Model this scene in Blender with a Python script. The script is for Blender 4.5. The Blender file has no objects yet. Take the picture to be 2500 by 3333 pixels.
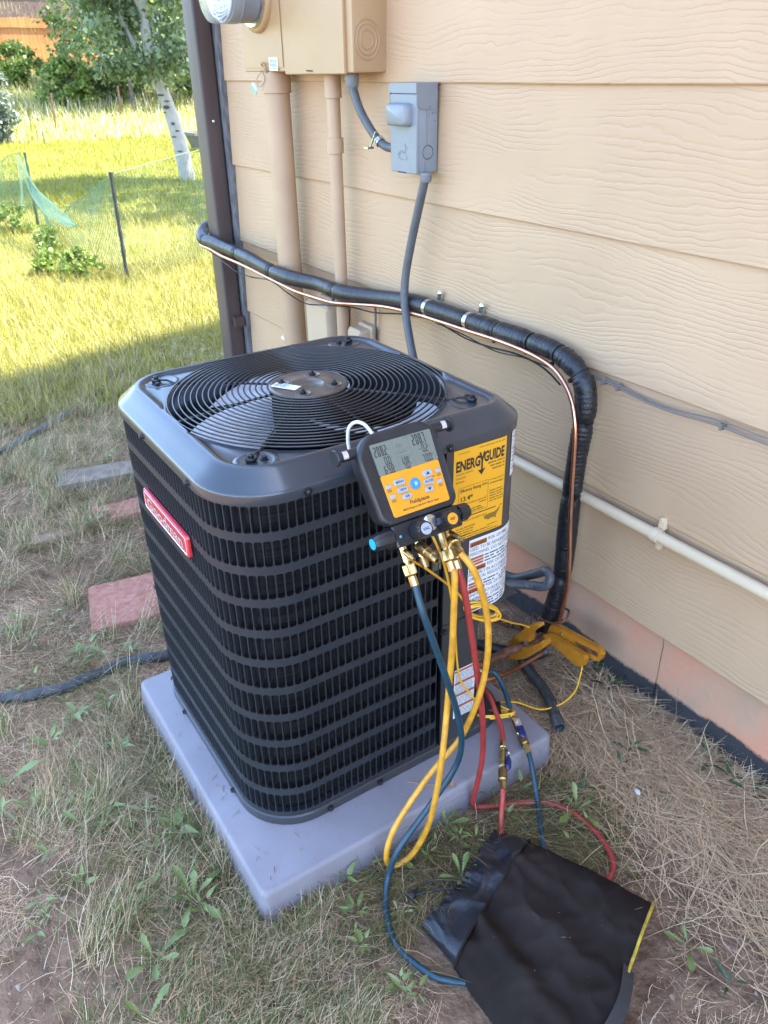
import bpy, bmesh, math, random
import numpy as np
from mathutils import Vector, Matrix, noise as mnoise
random.seed(7); rng = np.random.default_rng(11)
SC = bpy.context.scene; COL = SC.collection
PI = math.pi; R = math.radians

# ------------------------------------------------------------------ camera, sky, sun, exposure
cam = bpy.data.cameras.new('camera'); camo = bpy.data.objects.new('camera', cam); COL.objects.link(camo)
camo.location = (0.976, -1.440, 1.508)
camo.rotation_euler = (R(60.649), R(0.967), R(56.815))
cam.sensor_fit = 'VERTICAL'; cam.sensor_height = 36.0; cam.lens = 2577.3/3333*36
cam.clip_start = 0.05; cam.clip_end = 400
cam.dof.use_dof = True; cam.dof.focus_distance = 1.42; cam.dof.aperture_fstop = 13.0
SC.camera = camo

SUN_DIR = Vector((0.27, 0.60, 1.0)).normalized()
w = bpy.data.worlds.new('World'); SC.world = w; w.use_nodes = True
nt = w.node_tree; nt.nodes.clear()
sky = nt.nodes.new('ShaderNodeTexSky'); sky.sky_type = 'NISHITA'; sky.sun_disc = False
sky.sun_elevation = math.asin(SUN_DIR.z); sky.sun_rotation = math.atan2(SUN_DIR.x, SUN_DIR.y)
sky.air_density = 1.0; sky.dust_density = 3.0; sky.ozone_density = 0.6; sky.altitude = 1600
bg = nt.nodes.new('ShaderNodeBackground'); bg.inputs[1].default_value = 0.15
wo = nt.nodes.new('ShaderNodeOutputWorld')
nt.links.new(sky.outputs[0], bg.inputs[0]); nt.links.new(bg.outputs[0], wo.inputs[0])
sl = bpy.data.lights.new('sun', 'SUN'); sl.energy = 2.7; sl.angle = R(0.53); sl.color = (1.0, 0.94, 0.82)
so = bpy.data.objects.new('sun', sl); COL.objects.link(so)
so.rotation_euler = SUN_DIR.to_track_quat('Z', 'Y').to_euler()
so.location = (3, 6, 12)
vs = SC.view_settings
vs.view_transform = 'Standard'; vs.look = 'None'; vs.gamma = 1.0; vs.use_curve_mapping = False
vs.exposure = 3.36
SC.cycles.max_bounces = 8; SC.cycles.diffuse_bounces = 4; SC.cycles.glossy_bounces = 3
SC.cycles.transparent_max_bounces = 12
try: SC.cycles.use_denoising = True
except Exception: pass

# ------------------------------------------------------------------ materials
def mat(name, col, rough=0.6, metal=0.0, var=0.0, vscale=20.0, col2=None, bump=0.0, bscale=80.0, spec=0.5, coat=0.0, stretch=(1, 1, 1), detail=4.0, bdist=0.002):
    m = bpy.data.materials.new(name); m.use_nodes = True
    n = m.node_tree; b = n.nodes['Principled BSDF']
    b.inputs['Base Color'].default_value = (*col, 1); b.inputs['Roughness'].default_value = rough
    b.inputs['Metallic'].default_value = metal; b.inputs['Specular IOR Level'].default_value = spec
    if coat: b.inputs['Coat Weight'].default_value = coat; b.inputs['Coat Roughness'].default_value = 0.15
    if var > 0 or bump > 0 or col2:
        g = n.nodes.new('ShaderNodeNewGeometry'); mp = n.nodes.new('ShaderNodeMapping'); mp.inputs['Scale'].default_value = stretch
        n.links.new(g.outputs['Position'], mp.inputs[0])
    if var > 0 or col2:
        t = n.nodes.new('ShaderNodeTexNoise'); t.inputs['Scale'].default_value = vscale; t.inputs['Detail'].default_value = detail
        n.links.new(mp.outputs[0], t.inputs[0])
        r = n.nodes.new('ShaderNodeValToRGB'); r.color_ramp.elements[0].position = 0.35; r.color_ramp.elements[1].position = 0.65
        c2 = col2 or tuple(min(1, c*(1+var)) for c in col); c1 = col if col2 else tuple(c*(1-var) for c in col)
        r.color_ramp.elements[0].color = (*c1, 1); r.color_ramp.elements[1].color = (*c2, 1)
        n.links.new(t.outputs[0], r.inputs[0]); n.links.new(r.outputs[0], b.inputs['Base Color'])
    if bump > 0:
        t2 = n.nodes.new('ShaderNodeTexNoise'); t2.inputs['Scale'].default_value = bscale; t2.inputs['Detail'].default_value = 5
        n.links.new(mp.outputs[0], t2.inputs[0])
        bu = n.nodes.new('ShaderNodeBump'); bu.inputs['Strength'].default_value = bump; bu.inputs['Distance'].default_value = bdist
        n.links.new(t2.outputs[0], bu.inputs['Height']); n.links.new(bu.outputs[0], b.inputs['Normal'])
    return m

def math_node(n, op, a, b=None, c=None):
    k = n.nodes.new('ShaderNodeMath'); k.operation = op
    for i, v in enumerate((a, b, c)):
        if v is None: continue
        if isinstance(v, (int, float)): k.inputs[i].default_value = v
        else: n.links.new(v, k.inputs[i])
    return k.outputs[0]

def siding_mat():
    m = bpy.data.materials.new('siding_paint'); m.use_nodes = True; n = m.node_tree; b = n.nodes['Principled BSDF']
    b.inputs['Roughness'].default_value = 0.55
    geo = n.nodes.new('ShaderNodeNewGeometry'); oi = n.nodes.new('ShaderNodeObjectInfo'); va = n.nodes.new('ShaderNodeVectorMath'); va.operation = 'ADD'
    rv = n.nodes.new('ShaderNodeVectorMath'); rv.operation = 'SCALE'; rv.inputs[0].default_value = (40, 3, 17); n.links.new(oi.outputs['Random'], rv.inputs['Scale'])
    n.links.new(geo.outputs['Position'], va.inputs[0]); n.links.new(rv.outputs[0], va.inputs[1]); g = type('G', (), {'outputs': {'Position': va.outputs[0]}})
    def nz(scale, st, det=3.0, off=(0, 0, 0)):
        mp = n.nodes.new('ShaderNodeMapping'); mp.inputs['Scale'].default_value = st; mp.inputs['Location'].default_value = off
        n.links.new(g.outputs['Position'], mp.inputs[0])
        t = n.nodes.new('ShaderNodeTexNoise'); t.inputs['Scale'].default_value = scale; t.inputs['Detail'].default_value = det
        n.links.new(mp.outputs[0], t.inputs[0]); return t.outputs[0]
    sx = n.nodes.new('ShaderNodeSeparateXYZ'); n.links.new(g.outputs['Position'], sx.inputs[0])
    big = nz(2.0, (1.0, 1, 3.0), 1.5); mid = nz(16, (1, 1, 2.0), 2.0, (3, 1, 2)); fine = nz(60, (1, 1, 1.5), 2.0)
    ph = math_node(n, 'MULTIPLY', sx.outputs[2], 430.0)
    ph = math_node(n, 'MULTIPLY_ADD', big, 60.0, ph)
    ph = math_node(n, 'MULTIPLY_ADD', mid, 7.5, ph)
    ph = math_node(n, 'MULTIPLY_ADD', fine, 2.4, ph)
    s = math_node(n, 'SINE', ph)
    s = math_node(n, 'MULTIPLY_ADD', s, 0.5, 0.5)
    groove = math_node(n, 'POWER', s, 3.5)
    mask = nz(5.0, (0.9, 1, 4.0), 2.0, (7, 0, 3))
    mr = n.nodes.new('ShaderNodeMapRange'); mr.inputs[1].default_value = 0.36; mr.inputs[2].default_value = 0.56; n.links.new(mask, mr.inputs[0])
    gm = math_node(n, 'MULTIPLY', groove, mr.outputs[0])
    g2 = math_node(n, 'MULTIPLY_ADD', fine, 0.18, math_node(n, 'MULTIPLY', gm, -1.0))
    bu = n.nodes.new('ShaderNodeBump'); bu.inputs['Strength'].default_value = 0.36; bu.inputs['Distance'].default_value = 0.002
    n.links.new(g2, bu.inputs['Height']); n.links.new(bu.outputs[0], b.inputs['Normal'])
    r = n.nodes.new('ShaderNodeValToRGB'); r.color_ramp.elements[0].color = (0.43, 0.281, 0.164, 1); r.color_ramp.elements[1].color = (0.472, 0.312, 0.184, 1)
    r.color_ramp.elements[0].position = 0.35; r.color_ramp.elements[1].position = 0.65
    n.links.new(nz(3.0, (1, 1, 1), 5.0, (1, 2, 3)), r.inputs[0]); n.links.new(r.outputs[0], b.inputs['Base Color'])
    return m

def foundation_mat():
    m = bpy.data.materials.new('foundation_concrete'); m.use_nodes = True; n = m.node_tree; b = n.nodes['Principled BSDF']
    b.inputs['Roughness'].default_value = 0.9
    g = n.nodes.new('ShaderNodeNewGeometry'); sx = n.nodes.new('ShaderNodeSeparateXYZ'); n.links.new(g.outputs['Position'], sx.inputs[0])
    def nz(scale, det):
        t = n.nodes.new('ShaderNodeTexNoise'); t.inputs['Scale'].default_value = scale; t.inputs['Detail'].default_value = det
        n.links.new(g.outputs['Position'], t.inputs[0]); return t.outputs[0]
    r = n.nodes.new('ShaderNodeValToRGB'); e = r.color_ramp.elements
    e[0].position = 0.3; e[0].color = (0.36, 0.245, 0.16, 1); e[1].position = 0.62; e[1].color = (0.53, 0.235, 0.14, 1)
    x = e.new(0.47); x.color = (0.46, 0.26, 0.165, 1)
    n.links.new(nz(5, 5), r.inputs[0])
    # tar band painted on the lower concrete, with a ragged upper edge
    edge = math_node(n, 'MULTIPLY_ADD', nz(9, 6), 0.04, 0.044)
    edge = math_node(n, 'MULTIPLY_ADD', nz(90, 3), 0.016, edge)
    f = math_node(n, 'SUBTRACT', edge, sx.outputs[2]); f = math_node(n, 'MULTIPLY_ADD', f, 90.0, 0.5)
    cl = n.nodes.new('ShaderNodeClamp'); n.links.new(f, cl.inputs[0])
    tar = n.nodes.new('ShaderNodeValToRGB'); tar.color_ramp.elements[0].color = (0.012, 0.012, 0.014, 1); tar.color_ramp.elements[1].color = (0.05, 0.048, 0.05, 1)
    n.links.new(nz(30, 6), tar.inputs[0])
    mx = n.nodes.new('ShaderNodeMix'); mx.data_type = 'RGBA'; n.links.new(cl.outputs[0], mx.inputs[0]); n.links.new(r.outputs[0], mx.inputs[6]); n.links.new(tar.outputs[0], mx.inputs[7])
    n.links.new(mx.outputs[2], b.inputs['Base Color'])
    bu = n.nodes.new('ShaderNodeBump'); bu.inputs['Strength'].default_value = 0.5; bu.inputs['Distance'].default_value = 0.004
    n.links.new(nz(60, 8), bu.inputs['Height']); n.links.new(bu.outputs[0], b.inputs['Normal'])
    return m

def ground_mat():
    m = bpy.data.materials.new('soil'); m.use_nodes = True; n = m.node_tree; b = n.nodes['Principled BSDF']
    b.inputs['Roughness'].default_value = 0.95; b.inputs['Specular IOR Level'].default_value = 0.1
    g = n.nodes.new('ShaderNodeNewGeometry')
    def nz(scale, det):
        t = n.nodes.new('ShaderNodeTexNoise'); t.inputs['Scale'].default_value = scale; t.inputs['Detail'].default_value = det
        n.links.new(g.outputs['Position'], t.inputs[0]); return t.outputs[0]
    r = n.nodes.new('ShaderNodeValToRGB'); e = r.color_ramp.elements
    e[0].position = 0.30; e[0].color = (0.115, 0.068, 0.041, 1); e[1].position = 0.70; e[1].color = (0.27, 0.17, 0.108, 1)
    n.links.new(nz(22, 9), r.inputs[0])
    r2 = n.nodes.new('ShaderNodeValToRGB'); e = r2.color_ramp.elements
    e[0].position = 0.35; e[0].color = (0.10, 0.13, 0.028, 1); e[1].position = 0.65; e[1].color = (0.17, 0.165, 0.05, 1)
    n.links.new(nz(3, 6), r2.inputs[0])
    sx = n.nodes.new('ShaderNodeSeparateXYZ'); n.links.new(g.outputs['Position'], sx.inputs[0])
    f = n.nodes.new('ShaderNodeMapRange'); f.inputs[1].default_value = -2.6; f.inputs[2].default_value = -4.2; n.links.new(sx.outputs[0], f.inputs[0])
    mx = n.nodes.new('ShaderNodeMix'); mx.data_type = 'RGBA'; n.links.new(f.outputs[0], mx.inputs[0]); n.links.new(r.outputs[0], mx.inputs[6]); n.links.new(r2.outputs[0], mx.inputs[7])
    n.links.new(mx.outputs[2], b.inputs['Base Color'])
    bu = n.nodes.new('ShaderNodeBump'); bu.inputs['Strength'].default_value = 0.9; bu.inputs['Distance'].default_value = 0.012
    n.links.new(nz(70, 8), bu.inputs['Height']); n.links.new(bu.outputs[0], b.inputs['Normal'])
    return m

def tint_mat(name, rough=0.6, trans=0.3, spec=0.3):
    m = bpy.data.materials.new(name); m.use_nodes = True; n = m.node_tree; b = n.nodes['Principled BSDF']
    a = n.nodes.new('ShaderNodeAttribute'); a.attribute_name = 'tint'
    n.links.new(a.outputs['Color'], b.inputs['Base Color']); b.inputs['Roughness'].default_value = rough; b.inputs['Specular IOR Level'].default_value = spec
    if trans:
        tr = n.nodes.new('ShaderNodeBsdfTranslucent'); n.links.new(a.outputs['Color'], tr.inputs[0])
        mx = n.nodes.new('ShaderNodeMixShader'); mx.inputs[0].default_value = trans
        n.links.new(b.outputs[0], mx.inputs[1]); n.links.new(tr.outputs[0], mx.inputs[2]); n.links.new(mx.outputs[0], n.nodes['Material Output'].inputs[0])
    return m

def leaf_mat(name, c1, c2, trans=0.35, rough=0.45):
    m = bpy.data.materials.new(name); m.use_nodes = True; n = m.node_tree; b = n.nodes['Principled BSDF']
    g = n.nodes.new('ShaderNodeNewGeometry'); r = n.nodes.new('ShaderNodeValToRGB')
    r.color_ramp.elements[0].color = (*c1, 1); r.color_ramp.elements[1].color = (*c2, 1)
    n.links.new(g.outputs['Random Per Island'], r.inputs[0]); n.links.new(r.outputs[0], b.inputs['Base Color']); b.inputs['Roughness'].default_value = rough
    tr = n.nodes.new('ShaderNodeBsdfTranslucent'); n.links.new(r.outputs[0], tr.inputs[0])
    mx = n.nodes.new('ShaderNodeMixShader'); mx.inputs[0].default_value = trans
    n.links.new(b.outputs[0], mx.inputs[1]); n.links.new(tr.outputs[0], mx.inputs[2]); n.links.new(mx.outputs[0], n.nodes['Material Output'].inputs[0])
    return m

TAN = (0.405, 0.268, 0.162)
M = dict(
 siding=siding_mat(), foundation=foundation_mat(), soil=ground_mat(),
 tanbox=mat('tan_enclosure_paint', (0.375, 0.237, 0.122), 0.45, var=0.04, vscale=6, bump=0.05, bscale=200),
 tanpipe=mat('tan_pipe_paint', TAN, 0.5, var=0.05, vscale=8, bump=0.08, bscale=60),
 pvc=mat('pale_pipe_paint', (0.57, 0.44, 0.285), 0.4, var=0.04, vscale=9),
 phone=mat('beige_plastic', (0.46, 0.345, 0.235), 0.45, var=0.03, vscale=12),
 brown=mat('brown_paint', (0.062, 0.042, 0.040), 0.5, var=0.18, vscale=14, stretch=(1, 1, 0.15), bump=0.15, bscale=90),
 trim=mat('weathered_trim', (0.13, 0.13, 0.135), 0.8, var=0.35, vscale=60, stretch=(1, 1, 0.3)),
 greybox=mat('grey_steel_paint', (0.200, 0.215, 0.236), 0.38, var=0.03, vscale=30, bump=0.03, bscale=400),
 conduit=mat('grey_conduit', (0.078, 0.08, 0.085), 0.45, var=0.08, vscale=40),
 fitting=mat('grey_fitting', (0.17, 0.175, 0.185), 0.5),
 zinc=mat('zinc', (0.62, 0.64, 0.66), 0.28, 1.0, var=0.1, vscale=90),
 steel=mat('dark_screw', (0.05, 0.05, 0.055), 0.35, 0.8),
 rubber=mat('black_insulation', (0.014, 0.014, 0.016), 0.36, var=0.3, vscale=60, bump=0.5, bscale=220, bdist=0.003),
 cable=mat('black_cable', (0.02, 0.02, 0.022), 0.5),
 greycable=mat('grey_cable', (0.17, 0.145, 0.125), 0.5),
 copper=mat('copper', (0.80, 0.40, 0.27), 0.28, 1.0, var=0.14, vscale=35),
 rust=mat('tarnished_copper', (0.09, 0.042, 0.03), 0.5, 0.4, col2=(0.23, 0.105, 0.06), vscale=60),
 unit=mat('grey_unit_paint', (0.034, 0.035, 0.037), 0.33, var=0.05, vscale=25, bump=0.04, bscale=500, coat=0.3),
 cap=mat('grey_cap_paint', (0.030, 0.036, 0.043), 0.30, var=0.10, vscale=9, bump=0.05, bscale=380, coat=0.5, detail=8),
 grille=mat('grille_paint', (0.024, 0.0265, 0.030), 0.42, var=0.06, vscale=40, spec=0.3),
 coil=mat('coil_fins', (0.005, 0.005, 0.0055), 0.7, spec=0.15, col2=(0.022, 0.021, 0.02), vscale=14, stretch=(0.2, 0.2, 28), detail=1),
 wire=mat('black_wire_coating', (0.018, 0.017, 0.017), 0.3, coat=0.3),
 hub=mat('brown_hub', (0.085, 0.066, 0.052), 0.28, 0.3, col2=(0.16, 0.13, 0.105), vscale=18),
 black=mat('black_void', (0.004, 0.004, 0.0045), 0.7, spec=0.08),
 blade=mat('fan_blade', (0.60, 0.61, 0.63), 0.4, 0.15, var=0.12, vscale=60),
 white=mat('white_label', (0.74, 0.74, 0.75), 0.5), ink=mat('black_ink', (0.02, 0.02, 0.02), 0.6),
 greyink=mat('grey_ink', (0.16, 0.16, 0.17), 0.6), midink=mat('brown_ink', (0.22, 0.13, 0.02), 0.6),
 orange=mat('orange_ink', (0.40, 0.10, 0.03), 0.5), energy=mat('yellow_label', (0.80, 0.38, 0.015), 0.45),
 red=mat('red_badge', (0.55, 0.035, 0.045), 0.22, coat=0.5), silver=mat('silver_letter', (0.72, 0.70, 0.70), 0.3, 0.6),
 pad=mat('pad_plastic', (0.238, 0.212, 0.225), 0.62, var=0.10, vscale=5, bump=0.4, bscale=420, bdist=0.0016, detail=12),
 house_blk=mat('gauge_rubber', (0.018, 0.018, 0.019), 0.42, var=0.15, vscale=40, bump=0.05, bscale=300),
 knob=mat('gauge_knob', (0.015, 0.015, 0.017), 0.3), face=mat('gauge_yellow', (0.74, 0.285, 0.01), 0.4, var=0.03, vscale=30),
 lcd=mat('lcd_glass', (0.175, 0.18, 0.14), 0.32, spec=0.22), seg=mat('lcd_segment', (0.035, 0.037, 0.03), 0.3), segfaint=mat('lcd_faint', (0.10, 0.105, 0.085), 0.3),
 btn=mat('gauge_button', (0.33, 0.36, 0.40), 0.4), blue=mat('gauge_blue', (0.02, 0.24, 0.66), 0.35), cyan=mat('blue_disc', (0.02, 0.38, 0.85), 0.35),
 brass=mat('brass', (0.62, 0.45, 0.20), 0.3, 1.0, var=0.2, vscale=90), brassd=mat('dark_brass', (0.36, 0.25, 0.12), 0.38, 1.0, var=0.2, vscale=120),
 hy=mat('yellow_hose_rubber', (0.68, 0.33, 0.03), 0.42, var=0.12, vscale=45, bump=0.05, bscale=200, col2=(0.50, 0.225, 0.02)),
 hr=mat('red_hose_rubber', (0.33, 0.036, 0.03), 0.42, var=0.14, vscale=40), hb=mat('blue_hose_rubber', (0.011, 0.045, 0.068), 0.4, var=0.14, vscale=40),
 yw=mat('yellow_wire', (0.80, 0.42, 0.02), 0.35), clamp=mat('clamp_plastic', (0.44, 0.17, 0.012), 0.42, var=0.12, vscale=50),
 navy=mat('blue_lever', (0.012, 0.02, 0.10), 0.35), hook=mat('white_hook', (0.66, 0.66, 0.62), 0.35, 0.3),
 nylon=mat('nylon_collar', (0.017, 0.017, 0.020), 0.40, var=0.15, vscale=30, bump=0.55, bscale=42, bdist=0.005),
 canvas=mat('black_canvas', (0.017, 0.0115, 0.009), 0.85, col2=(0.03, 0.0215, 0.0175), vscale=9, spec=0.15, bump=0.5, bscale=700, bdist=0.001, detail=7),
 webbing=mat('grey_webbing', (0.030, 0.026, 0.024), 0.8, var=0.1, vscale=90), piping=mat('yellow_piping', (0.46, 0.31, 0.03), 0.7, var=0.25, vscale=80),
 hosepoly=mat('black_poly_hose', (0.022, 0.022, 0.024), 0.55, col2=(0.06, 0.058, 0.055), vscale=25, bump=0.2, bscale=100),
 paver=mat('red_paver', (0.35, 0.135, 0.088), 0.9, col2=(0.45, 0.215, 0.15), vscale=55, bump=0.6, bscale=160, bdist=0.004, detail=8),
 concrete=mat('grey_concrete', (0.20, 0.155, 0.11), 0.9, var=0.22, vscale=25, bump=0.6, bscale=90, bdist=0.006),
 palestone=mat('pale_stone', (0.36, 0.245, 0.17), 0.9, var=0.2, vscale=25, bump=0.6, bscale=90, bdist=0.006),
 pebble=mat('pebbles', (0.30, 0.26, 0.22), 0.85, var=0.4, vscale=14),
 greenplastic=mat('teal_seal', (0.07, 0.42, 0.38), 0.25), clear=mat('clear_film', (0.62, 0.70, 0.68), 0.2),
 post=mat('black_post', (0.02, 0.022, 0.022), 0.6), net=mat('green_netting', (0.065, 0.155, 0.08), 0.6), net2=mat('pale_netting', (0.24, 0.38, 0.25), 0.6),
 bark=mat('birch_bark', (0.33, 0.30, 0.255), 0.8, var=0.10, vscale=12, bump=0.3, bscale=30, bdist=0.01),
 barkmark=mat('bark_scar', (0.07, 0.055, 0.045), 0.9), darkbark=mat('dark_bark', (0.10, 0.08, 0.06), 0.9, var=0.3, vscale=15),
 cedar=mat('cedar_board', (0.40, 0.14, 0.035), 0.75, col2=(0.50, 0.21, 0.06), vscale=4, stretch=(1, 1, 0.1)),
 darkwood=mat('dark_board', (0.10, 0.062, 0.05), 0.8, var=0.2, vscale=4), planter=mat('grey_planter', (0.12, 0.115, 0.09), 0.8, var=0.1, vscale=6),
 roof=mat('roof_shingle', (0.08, 0.075, 0.07), 0.9, var=0.3, vscale=8), soffit=mat('soffit_paint', (0.5, 0.4, 0.3), 0.7),
 deadleaf=mat('dead_leaf', (0.30, 0.20, 0.12), 0.8, var=0.3, vscale=30), shell=mat('white_scrap', (0.72, 0.72, 0.68), 0.6),
 grass=tint_mat('grass_blade', 0.5, 0.35), straw=tint_mat('straw_blade', 0.6, 0.12),
 leafbirch=leaf_mat('birch_leaf', (0.06, 0.10, 0.025), (0.24, 0.29, 0.13), 0.35, 0.3), leafdark=leaf_mat('dark_leaf', (0.055, 0.10, 0.025), (0.19, 0.24, 0.07), 0.4),
 leafmid=leaf_mat('mid_leaf', (0.07, 0.115, 0.03), (0.25, 0.30, 0.10), 0.45, 0.4), leafgrey=leaf_mat('juniper_leaf', (0.10, 0.13, 0.085), (0.20, 0.235, 0.17), 0.25), leaflime=leaf_mat('lime_leaf', (0.12, 0.19, 0.03), (0.24, 0.30, 0.07), 0.4),
 weed=mat('weed_leaf', (0.115, 0.15, 0.032), 0.5, col2=(0.19, 0.22, 0.07), vscale=25, bump=0.2, bscale=120), weeddark=mat('vine_leaf', (0.02, 0.055, 0.022), 0.4, col2=(0.04, 0.085, 0.035), vscale=40),
 glass=None)
def glass_mat():
    m = bpy.data.materials.new('meter_glass'); m.use_nodes = True; b = m.node_tree.nodes['Principled BSDF']
    b.inputs['Base Color'].default_value = (0.8, 0.85, 0.85, 1); b.inputs['Transmission Weight'].default_value = 0.8; b.inputs['Roughness'].default_value = 0.06; b.inputs['IOR'].default_value = 1.2
    return m
M['glass'] = glass_mat()

# ------------------------------------------------------------------ object helpers
ROOT = {}
def empty(name, loc=(0, 0, 0)):
    o = bpy.data.objects.new(name, None); COL.objects.link(o); o.location = loc; o.empty_display_size = 0.05
    ROOT[o.name] = Vector(loc); return o
def tag(o, label, cat, group=None):
    o['label'] = label; o['category'] = cat
    if group: o['group'] = group
    return o
def thing(name, label, cat, loc=(0, 0, 0), group=None): return tag(empty(name, loc), label, cat, group)
def rootloc(o):
    while o.parent: o = o.parent
    return ROOT.get(o.name, Vector((0, 0, 0)))

class MB:
    def __init__(s): s.v = []; s.f = []; s.m = []; s.mi = 0
    def add(s, vs_, fs):
        k = len(s.v); s.v += [tuple(p) for p in vs_]; s.f += [tuple(i+k for i in f) for f in fs]; s.m += [s.mi]*len(fs); return s
    def box(s, x0, x1, y0, y1, z0, z1, T=None):
        vs_ = [(x, y, z) for z in (z0, z1) for y in (y0, y1) for x in (x0, x1)]
        if T: vs_ = [T(*p) for p in vs_]
        return s.add(vs_, [(0, 2, 3, 1), (4, 5, 7, 6), (0, 1, 5, 4), (2, 6, 7, 3), (0, 4, 6, 2), (1, 3, 7, 5)])
    def loft(s, loops, cap0=True, cap1=True, closed=True):
        n = len(loops[0]); vs_ = [p for l in loops for p in l]; fs = []
        for k in range(len(loops)-1):
            for i in range(n if closed else n-1):
                j = (i+1) % n; fs.append((k*n+i, k*n+j, (k+1)*n+j, (k+1)*n+i))
        if cap0: fs.append(tuple(range(n-1, -1, -1)))
        if cap1: fs.append(tuple((len(loops)-1)*n+i for i in range(n)))
        return s.add(vs_, fs)
    def tube(s, path, r, n=10, cap=True):
        P = [Vector(p) for p in path]; m = len(P); loops = []; up = None
        for i in range(m):
            t = (P[min(i+1, m-1)]-P[max(i-1, 0)])
            if t.length < 1e-9: t = Vector((0, 0, 1))
            t.normalize()
            if up is None:
                up = Vector((0, 0, 1)) if abs(t.z) < 0.9 else Vector((1, 0, 0))
            a = up-t*up.dot(t)
            if a.length < 1e-6: a = t.orthogonal()
            a.normalize(); up = a; b = t.cross(a); rr = r[i] if hasattr(r, '__len__') else r
            loops.append([P[i]+a*(rr*math.cos(2*PI*k/n))+b*(rr*math.sin(2*PI*k/n)) for k in range(n)])
        return s.loft(loops, cap, cap)
    def lathe(s, o, ax, prof, n=16, flute=0, fd=0.0, cap=True):
        o = Vector(o); ax = Vector(ax).normalized(); a = ax.orthogonal().normalized(); b = ax.cross(a); loops = []
        for h, r in prof:
            L = []
            for k in range(n):
                th = 2*PI*k/n; rr = r*(1-fd*(0.5+0.5*math.cos(flute*th))) if flute else r
                L.append(o+ax*h+a*(rr*math.cos(th))+b*(rr*math.sin(th)))
            loops.append(L)
        return s.loft(loops, cap, cap)
    def prism(s, out, T, w0, w1, bevel=0.0):
        c = (sum(p[0] for p in out)/len(out), sum(p[1] for p in out)/len(out))
        def ins(k): return [(c[0]+(p[0]-c[0])*k, c[1]+(p[1]-c[1])*k) for p in out]
        if bevel:
            rad = max(1e-6, sum(math.hypot(p[0]-c[0], p[1]-c[1]) for p in out)/len(out)); k = 1-bevel/rad; sg = 1 if w1 > w0 else -1
            L = [[T(u, v, w0) for u, v in out], [T(u, v, w1-bevel*sg) for u, v in out], [T(u, v, w1-bevel*sg*0.3) for u, v in ins((1+k*2)/3)], [T(u, v, w1) for u, v in ins(k)]]
        else: L = [[T(u, v, w0) for u, v in out], [T(u, v, w1) for u, v in out]]
        return s.loft(L)
    def build(s, name, m, parent=None, smooth=None, origin=None):
        me = bpy.data.meshes.new(name)
        off = rootloc(parent) if parent else Vector(origin or (0, 0, 0))
        me.from_pydata([(p[0]-off.x, p[1]-off.y, p[2]-off.z) for p in s.v], [], s.f)
        ms = m if isinstance(m, (list, tuple)) else [m]
        for x in ms: me.materials.append(x)
        if len(ms) > 1: me.polygons.foreach_set('material_index', s.m)
        bm = bmesh.new(); bm.from_mesh(me); bmesh.ops.recalc_face_normals(bm, faces=bm.faces); bm.to_mesh(me); bm.free()
        if smooth is not None:
            me.polygons.foreach_set('use_smooth', [True]*len(me.polygons)); me.set_sharp_from_angle(angle=R(smooth))
        me.update()
        o = bpy.data.objects.new(name, me); COL.objects.link(o)
        if parent: o.parent = parent
        elif origin: o.location = off; ROOT[o.name] = off
        else: ROOT[o.name] = Vector((0, 0, 0))
        return o

def smooth_path(pts, sub=6):
    P = [Vector(p) for p in pts]; out = []
    for i in range(len(P)-1):
        p0 = P[max(i-1, 0)]; p1 = P[i]; p2 = P[i+1]; p3 = P[min(i+2, len(P)-1)]
        for k in range(sub):
            t = k/sub
            out.append(0.5*((2*p1)+(p2-p0)*t+(2*p0-5*p1+4*p2-p3)*t*t+(3*p1-p0-3*p2+p3)*t**3))
    out.append(P[-1]); return out
def fillet(pts, r, n=4):
    out = []; N = len(pts)
    for i in range(N):
        p = Vector(pts[i]); a = (Vector(pts[i-1])-p); b = (Vector(pts[(i+1) % N])-p)
        k = min(r, a.length*0.45, b.length*0.45); a = p+a.normalized()*k; b = p+b.normalized()*k
        for j in range(n+1):
            t = j/n; q = a*(1-t)**2+p*2*t*(1-t)+b*t*t; out.append((q.x, q.y))
    return out
_txt = {}
def text_mesh(s, size, bold=0.0, align='LEFT'):
    key = (s, bold)
    if key not in _txt:
        cu = bpy.data.curves.new('t', 'FONT'); cu.body = s; cu.size = 1.0; cu.offset = bold; cu.resolution_u = 2
        o = bpy.data.objects.new('t', cu); COL.objects.link(o); dg = bpy.context.evaluated_depsgraph_get(); dg.update()
        me = o.evaluated_get(dg).to_mesh()
        vs_ = [(v.co.x, v.co.y) for v in me.vertices]; fs = [tuple(p.vertices) for p in me.polygons]
        o.evaluated_get(dg).to_mesh_clear(); bpy.data.objects.remove(o); bpy.data.curves.remove(cu); _txt[key] = (vs_, fs)
    vs_, fs = _txt[key]
    xs = [v[0] for v in vs_] or [0]; wd = max(xs)-min(xs); x0 = min(xs)
    sh = {'LEFT': x0, 'CENTER': x0+wd/2, 'RIGHT': x0+wd}[align]
    return [((x-sh)*size, y*size) for x, y in vs_], fs, wd*size
def put_text(mb, s, u, v, size, T, wd=None, bold=0.0, align='LEFT', off=0.0, sx=1.0):
    vs_, fs, w_ = text_mesh(s, size, bold, align)
    k = (wd/w_) if wd else sx
    mb.add([T(u+x*k, v+y, off) for x, y in vs_], fs)
def put_quad(mb, u0, u1, v0, v1, T, off=0.0, nu=1):
    vs_ = []; fs = []
    for i in range(nu+1):
        u = u0+(u1-u0)*i/nu; vs_ += [T(u, v0, off), T(u, v1, off)]
    for i in range(nu): fs.append((2*i, 2*i+2, 2*i+3, 2*i+1))
    mb.add(vs_, fs)
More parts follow.
